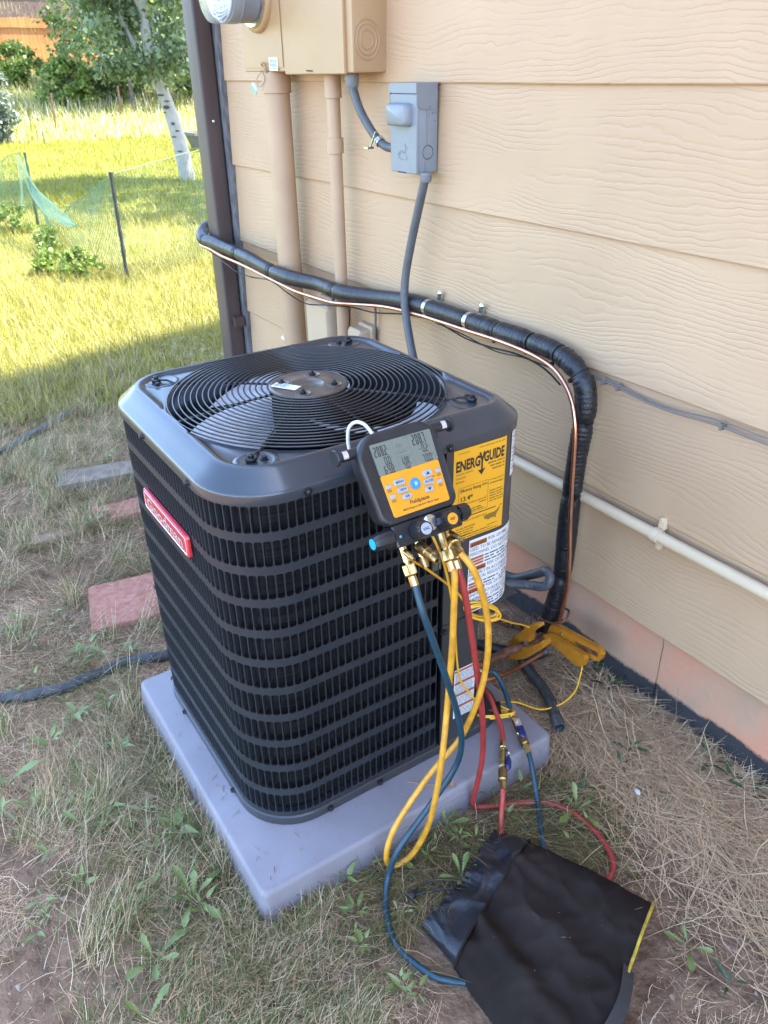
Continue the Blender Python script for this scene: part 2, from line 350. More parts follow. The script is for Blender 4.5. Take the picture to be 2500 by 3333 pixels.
def put_words(mb, u0, u1, v, h, T, off=0.0, rnd=random, dens=0.85):
    u = u0
    while u < u1:
        L = min(rnd.uniform(1.5, 5)*h, u1-u)
        if L < h*0.5: break
        put_quad(mb, u, u+L, v, v+h*0.55, T, off); u += L+h*0.5

def snoise(x, y, f=1.0, seed=0):
    x = np.asarray(x)*f; y = np.asarray(y)*f; r = np.random.default_rng(seed); out = 0
    for k in range(7):
        a = r.uniform(0, 2*PI); q = r.uniform(0.6, 2.2); ph = r.uniform(0, 2*PI)
        out = out+np.sin((x*math.cos(a)+y*math.sin(a))*q+ph+0.8*np.sin((x*math.sin(a*3)+y*math.cos(a*3))*q*0.7+ph*2))/7*1.6
    return out

# ------------------------------------------------------------------ ground and sky-side terrain
def hgt(x, y):
    x = np.asarray(x, float); y = np.asarray(y, float)
    far = np.clip(-x-23.5, 0, None)
    h = 0.105*far+0.0016*np.clip(far-8, 0, 12)**2
    amp = np.clip((np.hypot(x-0.4, y+0.8)-0.2)/4, 0.15, 1.0)
    h = h+amp*(0.016*snoise(x, y, 3.0, 3)+0.03*snoise(x, y, 0.6, 4))
    h = h+0.006*snoise(x, y, 9.0, 5)
    onpad = np.clip(np.maximum(np.abs(x+0.382)-0.36, np.abs(y+0.728)-0.36)/0.12, 0, 1)
    h = h*onpad-0.006*(1-onpad)
    h = h*(1-0.8*np.clip((y+0.25)/0.25, 0, 1)*(x > -3))
    return h
def H(x, y): return float(hgt(x, y))
def axis_pts(lo, hi, f0, f1, fine, grow=1.16):
    a = list(np.arange(f0, f1+1e-6, fine)); s = fine; x = f1
    while x < hi: s *= grow; x += s; a.append(x)
    s = fine; x = f0
    while x > lo: s *= grow; x -= s; a.insert(0, x)
    return np.array(a)
gx = axis_pts(-130, 130, -3.0, 0.9, 0.03); gy = axis_pts(-130, 130, -1.7, 0.05, 0.03)
X, Y = np.meshgrid(gx, gy, indexing='ij'); Zh = hgt(X, Y); nx_, ny_ = X.shape
idx = np.arange(nx_*ny_).reshape(nx_, ny_)
g = MB(); g.v = list(zip(X.ravel().tolist(), Y.ravel().tolist(), Zh.ravel().tolist()))
g.f = np.stack([idx[:-1, :-1], idx[1:, :-1], idx[1:, 1:], idx[:-1, 1:]], -1).reshape(-1, 4).tolist()
me = bpy.data.meshes.new('ground'); me.from_pydata(g.v, [], g.f); me.materials.append(M['soil']); me.polygons.foreach_set('use_smooth', [True]*len(g.f))
ground = bpy.data.objects.new('ground', me); COL.objects.link(ground); ground['kind'] = 'structure'

# ------------------------------------------------------------------ house: lap siding, foundation, corner, roof (casts the yard's shade)
XC = -2.385; EXPO = 0.308; Z0 = 0.236; XE = 7.0
house = thing('house', 'tan house wall of wide wood-grain lap siding above a stained concrete foundation', 'house', (XC, 0, 0))
for k in range(8):
    z = Z0+EXPO*k; b = MB()
    pr = [(0.0, z+0.003), (0.002, z), (0.012, z), (0.0215, z+EXPO+0.02), (0.0105, z+EXPO+0.02)]
    nseg = 24; dz = [random.gauss(0, 0.0009) for _ in range(nseg+1)]; dy = [random.gauss(0, 0.0007) for _ in range(nseg+1)]
    b.loft([[(XC-0.010+(XE-XC+0.010)*i/nseg, p[0]+dy[i], p[1]+dz[i]) for p in pr] for i in range(nseg+1)])
    b.build('siding_board', M['siding'], house)
b = MB()
jx = 0.015
b.loft([[(x, 0.018, z), (x, 0.2, z)] for x, z in ()] or [[(XC, 0.018, -0.5), (jx-0.003, 0.018, -0.5), (jx-0.003, 0.2, -0.5), (XC, 0.2, -0.5)], [(XC, 0.018, Z0+0.02), (jx-0.003, 0.018, Z0+0.02), (jx-0.003, 0.2, Z0+0.02), (XC, 0.2, Z0+0.02)]])
b.box(jx, XE, 0.0205, 0.2, -0.5, Z0+0.02); b.box(jx-0.003, jx, 0.03, 0.2, -0.5, Z0+0.02)
b.build('foundation_wall', M['foundation'], house)
b = MB(); b.box(XC-0.11, XC-0.012, -0.012, 0.05, 0.05, 2.62); b.build('corner_trim', M['trim'], house)
b = MB(); b.box(XC, XE, 0.024, 9.0, 0.2, 2.80); b.build('wall_core', M['soffit'], house)
# roof: ridge runs along the wall, so the gable end's rake throws the slanting shade edge across the lawn
b = MB(); ov = 0.32; sl_ = 0.62; zE = 2.56
def rz(y): return zE+sl_*(min(y, 9.0-y)+0.45)
for (y0, y1) in ((-0.45, 4.5), (4.5, 9.45)):
    b.loft([[(x, y0, rz(y0)), (x, y1, rz(y1)), (x, y1, rz(y1)+0.16), (x, y0, rz(y0)+0.16)] for x in (XC-ov, XE+0.3)])
b.build('roof', M['roof'], house)
b = MB(); b.box(XC, XE, -0.43, 0.02, zE-0.03, zE-0.008); b.build('soffit', M['soffit'], house)
b = MB()
b.loft([[(x, 0.03, 2.75), (x, 8.97, 2.75), (x, 4.5, rz(4.5)-0.02)] for x in (XC, XE)]); b.build('gable_wall', M['soffit'], house)

# downspout at the corner
d = thing('downspout', 'brown square downspout standing at the house corner', 'downspout', (-2.47, -0.05, 0))
out = fillet([(-2.535, -0.088), (-2.428, -0.088), (-2.428, -0.016), (-2.535, -0.016)], 0.010, 3)
b = MB(); b.loft([[(x, y, z) for x, y in out] for z in (0.0, 2.5)]); b.build('pipe', M['brown'], d, 40)
for z in (0.50,):
    b = MB(); b.box(-2.4275, -2.3965, -0.0645, -0.020, z-0.022, z+0.022)
    o = b.build('strap', M['brown'], d); b = MB(); b.lathe((-2.412, -0.0642, z+0.002), (0, -1, 0), [(-0.001, 0.004), (0.002, 0.004), (0.003, 0.002)], 8); b.build('screw', M['brown'], o)
b = MB(); b.lathe((-2.4275, -0.052, 1.325), (1, -0.2, 0), [(0, 0.006), (0.003, 0.005), (0.004, 0.002)], 8); b.build('screw', M['zinc'], d, 40)

# electric meter socket and panel
t = thing('electric_meter', 'tan meter box holding a round glass electric meter', 'electric meter', (-1.85, 0, 1.5))
Yf = -0.105
b = MB(); b.prism(fillet([(-1.96, 1.500), (-1.640, 1.500), (-1.640, 2.15), (-1.96, 2.15)], 0.006, 2), lambda u, v, w_: (u, w_, v), 0.01, Yf, 0.003); b.build('enclosure', M['tanbox'], t, 30)
b = MB(); b.box(-1.945, -1.655, Yf-0.003, Yf-0.0005, 1.512, 2.14); b.build('cover', M['tanbox'], t)
MC = (-1.812, 1.722)
b = MB(); b.lathe((MC[0], Yf-0.003, MC[1]), (0, -1, 0), [(0, 0.112), (0.010, 0.110), (0.016, 0.102), (0.016, 0.094), (0, 0.094)], 40, cap=False); b.build('raised_collar', M['tanbox'], t, 50)
b = MB(); b.lathe((MC[0], Yf-0.012, MC[1]), (0, -1, 0), [(0, 0.094), (0.01, 0.097), (0.018, 0.094), (0.018, 0.084)], 40); mr_ = b.build('meter_ring', M['zinc'], t, 50)
b = MB(); b.lathe((MC[0], Yf-0.02, MC[1]), (0, -1, 0), [(0, 0.083), (0.062, 0.083), (0.064, 0.080)], 40); b.build('meter_base', M['greybox'], t, 50)
b = MB(); b.lathe((MC[0], Yf-0.084, MC[1]), (0, -1, 0), [(0, 0.076), (0.03, 0.076), (0.033, 0.06)], 32); b.build('meter_core', M['greybox'], t, 50)
b = MB(); b.lathe((MC[0], Yf-0.082, MC[1]), (0, -1, 0), [(0, 0.086), (0.07, 0.086), (0.085, 0.082), (0.092, 0.072)], 40); gl_ = b.build('glass_cover', M['glass'], t, 50)
b = MB(); b.lathe((MC[0], Yf-0.1185, MC[1]), (0, -1, 0), [(0, 0.068), (0.004, 0.068)], 32); fp_ = b.build('face_plate', M['white'], t)
b = MB(); TT = lambda u, v, o: (MC[0]+u, Yf-0.1235-o, MC[1]+v)
put_text(b, 'KWH', -0.02, -0.018, 0.014, TT); put_text(b, 'CL 200  240V', -0.03, -0.034, 0.008, TT)
for i in range(3): put_words(b, -0.035, 0.035, -0.044-0.006*i, 0.004, TT)
put_quad(b, -0.02, 0.022, -0.063, -0.056, TT); b.build('print', M['greyink'], fp_)
b = MB(); TL = lambda u, v, o: (-1.752+u, Yf-0.0045-o, 1.503+v)
put_quad(b, 0, 0.062, 0, 0.038, TL); lb = b.build('notice_label', M['white'], t)
b = MB(); put_text(b, 'NOTICE', 0.031, 0.0325, 0.005, TL, align='CENTER', off=0.0008)
for i in range(7): put_words(b, 0.005, 0.057, 0.0285-0.0038*i, 0.0032, TL, 0.0008)
b.build('print', M['ink'], lb)
b = MB(); b.tube(smooth_path([(-1.80, Yf-0.002, 1.512), (-1.797, Yf-0.012, 1.524), (-1.783, Yf-0.014, 1.526), (-1.774, Yf-0.010, 1.512), (-1.778, Yf-0.004, 1.498)]), 0.0035, 6); b.box(-1.806, -1.792, Yf-0.006, Yf-0.003, 1.506, 1.520); b.build('latch', M['tanbox'], t, 50)
t = thing('meter_seal', 'small teal tag hanging by a wire under the meter box', 'seal', (-1.83, -0.115, 1.5))
b = MB(); b.tube(smooth_path([(-1.795, Yf-0.012, 1.506), (-1.815, Yf-0.012, 1.494), (-1.845, Yf-0.01, 1.478), (-1.832, Yf-0.012, 1.455), (-1.80, Yf-0.012, 1.462), (-1.785, Yf-0.010, 1.48), (-1.793, Yf-0.012, 1.502)]), 0.0011, 5); b.build('seal_wire', M['greycable'], t)
TS = lambda u, v, w_: (-1.868+u*0.8-v*0.6, Yf-0.012-w_, 1.470-u*0.6-v*0.8)
b = MB(); b.prism(fillet([(0, 0), (0.036, 0), (0.036, 0.022), (0, 0.022)], 0.003, 2), TS, 0, 0.006, 0.001); b.build('clear_body', M['clear'], t, 40)
b = MB(); b.prism([(0.003, 0.010), (0.033, 0.010), (0.033, 0.0195), (0.003, 0.0195)], TS, 0.006, 0.0075); b.build('teal_insert', M['greenplastic'], t)

t = thing('breaker_panel', 'tan electrical panel box beside the meter', 'electrical panel', (-1.43, 0, 1.5))
b = MB(); b.prism(fillet([(-1.628, 1.494), (-1.218, 1.494), (-1.218, 2.2), (-1.628, 2.2)], 0.005, 2), lambda u, v, w_: (u, w_, v), 0.01, -0.108, 0.003); box_ = b.build('enclosure', M['tanbox'], t, 30)
b = MB(); b.prism(fillet([(-1.624, 1.491), (-1.252, 1.491), (-1.252, 2.19), (-1.624, 2.19)], 0.004, 2), lambda u, v, w_: (u, w_, v), -0.1085, -0.118, 0.003); dr = b.build('door', M['tanbox'], t, 30)
b = MB(); b.box(-1.463, -1.440, -0.1192, -0.1176, 1.4985, 1.5025); b.box(-1.478, -1.465, -0.121, -0.1176, 1.500, 1.503); b.build('latch_slot', M['ink'], dr)
for r_ in (0.043, 0.033, 0.021):
    b = MB(); L = []
    for rr, xx in ((r_-0.002, -1.2178), (r_, -1.2163), (r_+0.002, -1.2178)): L.append([(xx, -0.062+rr*math.cos(2*PI*k/36), 1.575+rr*1.15*math.sin(2*PI*k/36)) for k in range(36)])
    b.loft(L, False, False); b.build('knockout_ring', M['tanbox'], t, 60)

# pipes down the wall
def vpipe(name, lab, x, y, r, z0, z1, m, group=None):
    t = thing(name, lab, 'conduit', (x, y, z0), group)
    b = MB(); b.tube([(x+0.0015*math.sin(z*3), y, z) for z in np.linspace(z0, z1, 8)], r, 20); b.build('pipe', m, t, 50); return t
t = vpipe('service_pipe', 'wide tan pipe running down from the meter box', -1.800, -0.064, 0.044, -0.05, 1.46, M['tanpipe'])
b = MB(); b.lathe((-1.800, -0.064, 1.435), (0, 0, 1), [(0, 0.0455), (0.001, 0.049), (0.064, 0.049)], 20); b.build('collar', M['tanpipe'], t, 40)
t = vpipe('thin_conduit', 'slim tan conduit running down from the panel box', -1.432, -0.055, 0.0215, -0.05, 1.46, M['tanpipe'])
for (z0, z1) in ((1.425, 1.493), (1.268, 1.315)):
    b = MB(); b.lathe((-1.432, -0.055, z0), (0, 0, 1), [(0, 0.022), (0.001, 0.0265), (z1-z0-0.001, 0.0265), (z1-z0, 0.022)], 18); b.build('coupling', M['tanpipe'], t, 40)

def ribbed(path, r, n=12, pitch=0.0045, amp=0.0007, b=None):
    P = smooth_path(path, 8); D = [0]
    for i in range(1, len(P)): D.append(D[-1]+(P[i]-P[i-1]).length)
    N = int(D[-1]/pitch*2); Q = []; rr = []
    xs = np.linspace(0, D[-1], N); A = np.array([tuple(p) for p in P]); 
    for k, s_ in enumerate(xs):
        Q.append(tuple(np.interp(s_, D, A[:, c]) for c in range(3))); rr.append(r+amp*(1 if k % 2 else -1))
    b = b or MB(); b.tube(Q, rr, n); return b
t = thing('flexible_conduit', 'short grey flexible conduit curving from the panel to the disconnect box', 'conduit', (-1.29, -0.07, 1.5))
b = MB(); b.tube(smooth_path([(-1.292, -0.07, 1.47), (-1.288, -0.07, 1.455), (-1.252, -0.068, 1.395), (-1.192, -0.060, 1.334), (-1.150, -0.052, 1.308), (-1.108, -0.048, 1.303), (-1.055, -0.048, 1.305)], 8), 0.0125, 14); b.build('tube', M['conduit'], t, 60)
b = MB(); b.lathe((-1.292, -0.07, 1.455), (0, 0, 1), [(0, 0.016), (0.004, 0.0195), (0.022, 0.0205), (0.022, 0.0215), (0.037, 0.0215)], 16, 8, 0.04); b.build('connector', M['fitting'], t, 40)
b = MB(); b.lathe((-1.068, -0.048, 1.3045), (-1, 0, 0), [(0, 0.019), (0.014, 0.019), (0.018, 0.014)], 16, 8, 0.04); b.build('connector', M['fitting'], t, 40)
b = MB(); b.lathe((-1.170, -0.056, 1.318), (0.78, 0.14, -0.6), [(-0.006, 0.0145), (-0.006, 0.016), (0.006, 0.016), (0.006, 0.0145)], 18, cap=False); st_ = b.build('strap', M['zinc'], t, 40); b = MB(); b.tube([(-1.185, -0.080, 1.30), (-1.155, -0.078, 1.345)], 0.0028, 6); b.build('bolt', M['zinc'], st_, 40); b = MB(); b.box(-1.203, -1.180, -0.09, -0.07, 1.298, 1.304); b.build('nut', M['zinc'], st_); b = MB(); b.box(-1.150, -1.120, -0.012, -0.006, 1.31, 1.322); b.build('mounting_ear', M['zinc'], st_)

# disconnect box
t = thing('disconnect_box', 'grey metal disconnect box with a bulging front cover', 'disconnect box', (-1.03, 0, 1.25))
x0, x1, zb, zt, yf = -1.088, -0.962, 1.248, 1.466, -0.062
b = MB(); b.prism(fillet([(x0, zb), (x1, zb), (x1, zt), (x0, zt)], 0.004, 2), lambda u, v, w_: (u, w_, v), -0.001, yf, 0.002); b.build('enclosure', M['greybox'], t, 30)
b = MB(); b.prism(fillet([(x0-0.001, zb-0.003), (x1+0.0005, zb-0.003), (x1+0.0005, zt-0.022), (x0-0.001, zt-0.022)], 0.004, 2), lambda u, v, w_: (u, w_, v), yf-0.0005, yf-0.009, 0.0025); cv = b.build('cover', M['greybox'], t, 30)
cx, cz = (x0+x1)/2-0.006, 1.393
L = []
for k, dd in ((1.0, 0.0), (0.97, 0.012), (0.90, 0.021), (0.78, 0.0255)): L.append([(cx+u*k, yf-0.0085-dd, cz+v*k) for u, v in fillet([(-0.052, -0.029), (0.050, -0.029), (0.050, 0.029), (-0.052, 0.029)], 0.014, 4)])
b = MB(); b.loft(L, False, True); b.build('bulge', M['greybox'], cv, 60)
# embossed goose-like emblem
def emb(pts, w_, name):
    b = MB(); b.tube(smooth_path([(x0+0.062+u, yf-0.0092, 1.292+v) for u, v in pts], 4), w_, 6); b.build(name, M['greybox'], cv, 60)
emb([(-0.026, -0.006), (-0.018, 0.006), (-0.006, 0.011), (0.006, 0.008), (0.013, 0.010), (0.011, 0.020), (0.008, 0.027), (0.012, 0.029), (0.014, 0.022), (0.024, 0.018)], 0.0013, 'emblem')
emb([(-0.018, -0.010), (-0.013, 0.004), (0.002, 0.006), (0.014, 0.000), (0.018, -0.010), (0.0, -0.011), (-0.018, -0.010)], 0.0012, 'emblem')
b = MB(); b.box(x0+0.035, x0+0.075, yf-0.0095, yf-0.006, zb-0.0035, zb+0.0005); b.build('latch_slot', M['navy'], cv)
b = MB(); b.box(x0-0.003, x1+0.003, yf-0.0115, 0.0, zt-0.0005, zt+0.003); b.box(x0-0.003, x1+0.003, yf-0.0115, yf-0.0095, zt-0.021, zt-0.0005)
for xs_ in (x1+0.0015, x0-0.003):
    b.loft([[(xs_+dx, y, z) for y, z in ((yf-0.0094, zt-0.0005), (yf-0.0094, zt-0.046), (yf+0.006, zt-0.060), (-0.014, zt-0.060), (-0.004, zt-0.046), (-0.004, zt-0.0005))] for dx in (0, 0.0015)])
b.build('rain_hood', M['greybox'], t, 30)
b = MB(); L = []
for rr, xx in ((0.016, x1), (0.0175, x1+0.0012), (0.019, x1)): L.append([(xx, -0.032+rr*math.cos(2*PI*k/28), 1.300+rr*math.sin(2*PI*k/28)) for k in range(28)])
b.loft(L, False, False)
for (y, z, r_) in ((-0.030, zt-0.054, 0.002), (-0.018, zt-0.070, 0.0018), (-0.008, zt-0.068, 0.002), (-0.030, zt-0.076, 0.0015), (-0.009, zt-0.088, 0.002)): b.lathe((x1+0.0005 if z < zt-0.06 else x1+0.003, y, z), (1, 0, 0), [(0, r_), (0.0012, r_*0.6)], 8)
b.build('knockout', M['conduit'], t, 60)
b = MB(); b.loft([[(x1+0.0003, y, z), (x1+0.0009, y+0.0006, z), (x1+0.0003, y+0.0012, z)] for y, z in ((-0.042, zb+0.002), (-0.042, 1.278))]); b.loft([[(x1+0.0003, y, z), (x1+0.0009, y+0.0006, z), (x1+0.0003, y+0.0012, z)] for y, z in ((-0.036, 1.32), (-0.038, zt-0.061))]); b.build('seam', M['conduit'], t)

# whip from the disconnect down behind the unit, with its loose loop by the wall
t = thing('electrical_whip', 'grey ribbed whip hanging from the disconnect box and looping behind the unit', 'conduit', (-0.955, -0.04, 1.24))
wp = [(-0.958, -0.042, 1.245), (-0.962, -0.043, 1.225), (-0.985, -0.050, 1.14), (-1.010, -0.058, 1.04), (-1.022, -0.068, 0.95), (-1.010, -0.078, 0.875), (-0.965, -0.092, 0.785), (-0.905, -0.105, 0.69), (-0.82, -0.12, 0.56), (-0.68, -0.135, 0.38), (-0.52, -0.13, 0.245), (-0.42, -0.12, 0.225), (-0.33, -0.115, 0.283), (-0.285, -0.118, 0.318), (-0.262, -0.125, 0.308), (-0.272, -0.135, 0.282), (-0.33, -0.16, 0.265), (-0.40, -0.25, 0.26), (-0.43, -0.40, 0.26)]
b = ribbed(wp, 0.0125, 12, 0.0065, 0.0009); b.build('tube', M['conduit'], t, 60)
b = MB(); b.lathe((-0.957, -0.042, 1.246), (0, 0, -1), [(-0.004, 0.0185), (0.004, 0.0185), (0.005, 0.0175), (0.018, 0.017), (0.022, 0.014)], 16, 8, 0.05); b.build('connector', M['fitting'], t, 40)

# insulated refrigerant line, copper tube and tie wraps
t = thing('insulated_line', 'black insulated refrigerant line strapped along the siding and down the wall', 'pipe', (-2.5, -0.07, 0.85))
lp = [(-2.62, 0.20, 0.905), (-2.63, 0.06, 0.905), (-2.615, -0.05, 0.895), (-2.575, -0.105, 0.868), (-2.50, -0.125, 0.855), (-2.40, -0.12, 0.856), (-2.15, -0.118, 0.852), (-2.0, -0.125, 0.85), (-1.83, -0.134, 0.845), (-1.68, -0.128, 0.842), (-1.52, -0.098, 0.845), (-1.36, -0.100, 0.848), (-1.20, -0.062, 0.858), (-1.03, -0.045, 0.875), (-0.92, -0.045, 0.879), (-0.76, -0.045, 0.882), (-0.62, -0.045, 0.884), (-0.49, -0.045, 0.886), (-0.40, -0.045, 0.884), (-0.335, -0.045, 0.866), (-0.295, -0.045, 0.835), (-0.280, -0.045, 0.79), (-0.279, -0.045, 0.74), (-0.288, -0.045, 0.63), (-0.293, -0.045, 0.48), (-0.291, -0.047, 0.30), (-0.297, -0.052, 0.21), (-0.307, -0.06, 0.14), (-0.318, -0.07, 0.075)]
P = smooth_path(lp, 14); D = np.concatenate([[0], np.cumsum([(P[i+1]-P[i]).length for i in range(len(P)-1)])]); A = np.array([tuple(p) for p in P])
ties = [0.245, 0.42, 0.75, 1.10, 1.52, 1.985, 2.18, 2.30, 2.43, 2.53, 2.615, 2.74, 2.95, 3.20]
N = int(D[-1]/0.004); rr = []; Q = []
nzr = np.random.default_rng(5).normal(0, 1, N)
for k in range(N):
    s_ = D[-1]*k/(N-1); Q.append(tuple(np.interp(s_, D, A[:, c]) for c in range(3)))
    pinch = min(abs(s_-q) for q in ties); r_ = 0.0262-0.0050*math.exp(-(pinch/0.013)**2)+0.0012*math.sin(s_*17)
    r_ += (0.0007*(1 if k % 3 == 0 else -0.4)+0.0003*nzr[k])*(0.6 if s_ < 2.2 else 1.1); rr.append(r_)
b = MB(); b.tube(Q, rr, 18); b.build('foam_sleeve', M['rubber'], t, 60)
def at(s_): return Vector([np.interp(s_, D, A[:, c]) for c in range(3)]), (Vector([np.interp(s_+0.01, D, A[:, c]) for c in range(3)])-Vector([np.interp(s_-0.01, D, A[:, c]) for c in range(3)])).normalized()
for q in ties:
    p, dr_ = at(q); zn = q in (1.985, 2.18); b = MB()
    hw = 0.007 if zn else 0.0028
    b.lathe(p, dr_, [(-hw, 0.0215), (-hw, 0.0242), (hw, 0.0242), (hw, 0.0215)], 20, cap=False)
    if zn:
        b.lathe((p.x+0.012, -0.012, p.z+0.040), (0, -1, 0), [(0, 0.009), (0.003, 0.009), (0.006, 0.006), (0.008, 0.003)], 10); b.box(p.x-0.004, p.x+0.014, -0.010, -0.004, p.z+0.018, p.z+0.036)
        b.build('pipe_clamp', M['zinc'], t, 40)
    else:
        e = dr_.cross(Vector((0, 1, 0))).normalized(); c = p-e*0.027+Vector((0, -0.012, 0)) if e.z > 0 else p+e*0.027+Vector((0, -0.012, 0))
        b.box(c.x-0.004, c.x+0.004, c.y-0.004, c.y+0.004, c.z-0.004, c.z+0.004); b.build('zip_tie', M['cable'], t, 40)
t = thing('copper_line', 'bare copper liquid line tied under the black insulated line', 'pipe', (-2.4, -0.12, 0.83))
cp = [(-2.60, -0.06, 0.868), (-2.53, -0.137, 0.838), (-2.40, -0.142, 0.834), (-2.28, -0.143, 0.826), (-2.10, -0.146, 0.826), (-1.92, -0.152, 0.824), (-1.70, -0.155, 0.818), (-1.60, -0.145, 0.810), (-1.48, -0.123, 0.806), (-1.38, -0.120, 0.812), (-1.26, -0.098, 0.828), (-1.12, -0.078, 0.846), (-0.97, -0.070, 0.856), (-0.85, -0.070, 0.861), (-0.71, -0.070, 0.865), (-0.59, -0.070, 0.869), (-0.47, -0.070, 0.867), (-0.385, -0.072, 0.856), (-0.335, -0.074, 0.832), (-0.300, -0.076, 0.795), (-0.280, -0.078, 0.750), (-0.270, -0.079, 0.70), (-0.264, -0.079, 0.59), (-0.256, -0.078, 0.47), (-0.246, -0.076, 0.36), (-0.247, -0.070, 0.271), (-0.255, -0.068, 0.20), (-0.268, -0.068, 0.12), (-0.272, -0.083, 0.072), (-0.257, -0.13, 0.062), (-0.253, -0.18, 0.059), (-0.243, -0.24, 0.066), (-0.217, -0.34, 0.103), (-0.22, -0.41, 0.118)]
b = MB(); b.tube(smooth_path(cp, 6), 0.0055, 10); b.build('tube', M['copper'], t, 60)
t = thing('control_wire', 'thin dark thermostat wire drooping below the copper line', 'wire', (-2.3, -0.13, 0.82))
b = MB(); b.tube(smooth_path([(-2.45, -0.14, 0.83), (-2.28, -0.142, 0.806), (-2.13, -0.142, 0.786), (-1.98, -0.146, 0.792), (-1.80, -0.15, 0.812), (-1.66, -0.14, 0.785), (-1.56, -0.128, 0.772), (-1.44, -0.112, 0.79), (-1.30, -0.09, 0.808), (-1.18, -0.08, 0.815), (-1.02, -0.066, 0.842), (-0.88, -0.058, 0.850), (-0.74, -0.055, 0.834), (-0.63, -0.055, 0.836), (-0.52, -0.055, 0.845), (-0.42, -0.06, 0.838), (-0.35, -0.066, 0.815)], 6), 0.0026, 6)
b.tube(smooth_path([(-0.88, -0.056, 0.846), (-0.76, -0.05, 0.840), (-0.62, -0.05, 0.828), (-0.50, -0.055, 0.842), (-0.40, -0.06, 0.845)], 5), 0.002, 6); b.build('wire', M['cable'], t, 60)
t = thing('rusty_wire', 'brown wire coiled round itself beside the insulated line', 'wire', (-0.3, -0.09, 0.1))
b = MB(); pts = []
for k in range(90):
    f = k/89; c = Vector((-0.445+0.115*f, -0.155+0.045*f, 0.075+0.012*f)); a = f*2*PI*8; pts.append(c+Vector((0.2, 0.5, 0)).normalized()*0.011*math.cos(a)+Vector((0, 0, 1))*0.011*math.sin(a)+Vector((0.006*math.sin(k*1.3), 0, 0)))
b.tube(pts, 0.0036, 6); b.tube(smooth_path([(-0.33, -0.11, 0.088), (-0.336, -0.10, 0.136), (-0.30, -0.10, 0.140), (-0.262, -0.098, 0.150), (-0.23, -0.088, 0.172), (-0.24, -0.06, 0.185), (-0.27, -0.04, 0.17)]), 0.0032, 6); b.build('wire', M['rust'], t, 60)

# white drain pipe with strap along the lower siding, grey cable above it
t = thing('drain_pipe', 'cream plastic pipe running low along the siding', 'pipe', (0, -0.024, 0.52))
b = MB(); b.tube([(x, -0.018, 0.519) for x in np.linspace(-2.0, 6.5, 30)], 0.0150, 16); b.build('pipe', M['pvc'], t, 50)
b = MB(); b.lathe((-0.035, -0.018, 0.519), (1, 0, 0), [(-0.010, 0.0150), (-0.010, 0.0182), (0.010, 0.0182), (0.010, 0.0150)], 18, cap=False)
for sg in (1, -1):
    b.prism(fillet([(-0.045, 0.519+sg*0.012), (-0.025, 0.519+sg*0.012), (-0.028, 0.519+sg*0.044), (-0.042, 0.519+sg*0.044)], 0.006, 3), lambda u, v, w_: (u, w_, v), 0.004, -0.008, 0.001)
    b.lathe((-0.035, -0.008, 0.519+sg*0.037), (0, -1, 0), [(0, 0.0045), (0.002, 0.004), (0.003, 0.002)], 8)
b.build('strap', M['pvc'], t, 40)
t = thing('grey_cable', 'grey cable stapled under the siding lap at right', 'cable', (-0.2, -0.01, 0.83))
b = MB(); cpth = [(-0.42, -0.012, 0.845), (-0.32, -0.010, 0.838), (-0.235, -0.010, 0.838), (-0.15, -0.010, 0.829), (-0.06, -0.011, 0.827), (0.056, -0.010, 0.835), (0.18, -0.010, 0.834), (0.6, -0.010, 0.835), (2, -0.01, 0.836), (6, -0.01, 0.836)]
b.tube(smooth_path(cpth), 0.0029, 8); b.tube(smooth_path([(p[0], p[1]-0.001, p[2]+0.009+0.004*math.sin(p[0]*9)) for p in cpth[:-2]]), 0.002, 6); b.build('cable', M['greycable'], t, 60)
for x in (-0.262, -0.215, 0.07): 
    b = MB(); b.box(x-0.003, x+0.003, -0.018, 0.002, 0.829, 0.844); b.build('staple', M['greycable'], t)
t = thing('thin_grey_cable', 'thin grey cable dropping from the insulated line down the siding', 'cable', (-1.29, -0.01, 0.8))
b = MB(); b.tube(smooth_path([(-1.35, -0.05, 0.835), (-1.30, -0.03, 0.822), (-1.286, -0.012, 0.80), (-1.288, -0.010, 0.74), (-1.294, -0.010, 0.66), (-1.30, -0.010, 0.3)]), 0.0045, 8); b.build('cable', M['greycable'], t, 60)

# small boxes on the wall
t = thing('telephone_box', 'beige plastic utility box on the siding beside the wide pipe', 'utility box', (-1.58, -0.03, 0.62))
def rbox(x0, x1, z0, z1, y0, y1, r, m, name, parent, bev=0.004):
    b = MB(); b.prism(fillet([(x0, z0), (x1, z0), (x1, z1), (x0, z1)], r, 3), lambda u, v, w_: (u, w_, v), y0, y1, bev); return b.build(name, m, parent, 40)
rbox(-1.655, -1.482, 0.50, 0.775, 0.0, -0.035, 0.016, M['phone'], 'back_housing', t)
rbox(-1.648, -1.490, 0.495, 0.768, -0.0355, -0.088, 0.014, M['phone'], 'lid', t, 0.010)
b = MB(); b.box(-1.585, -1.562, -0.012, -0.006, 0.775, 0.802); b.box(-1.482, -1.452, -0.03, -0.02, 0.640, 0.668); b.lathe((-1.466, -0.030, 0.654), (0, -1, 0), [(0, 0.010), (0.006, 0.009), (0.006, 0.004)], 10); b.build('bracket', M['phone'], t, 40)
t = thing('junction_box', 'small beige junction box right of the slim conduit', 'utility box', (-1.33, -0.03, 0.62))
rbox(-1.395, -1.30, 0.58, 0.728, 0.0, -0.018, 0.012, M['phone'], 'back_plate', t)
rbox(-1.392, -1.312, 0.57, 0.718, -0.0185, -0.062, 0.012, M['phone'], 'lid', t, 0.008)

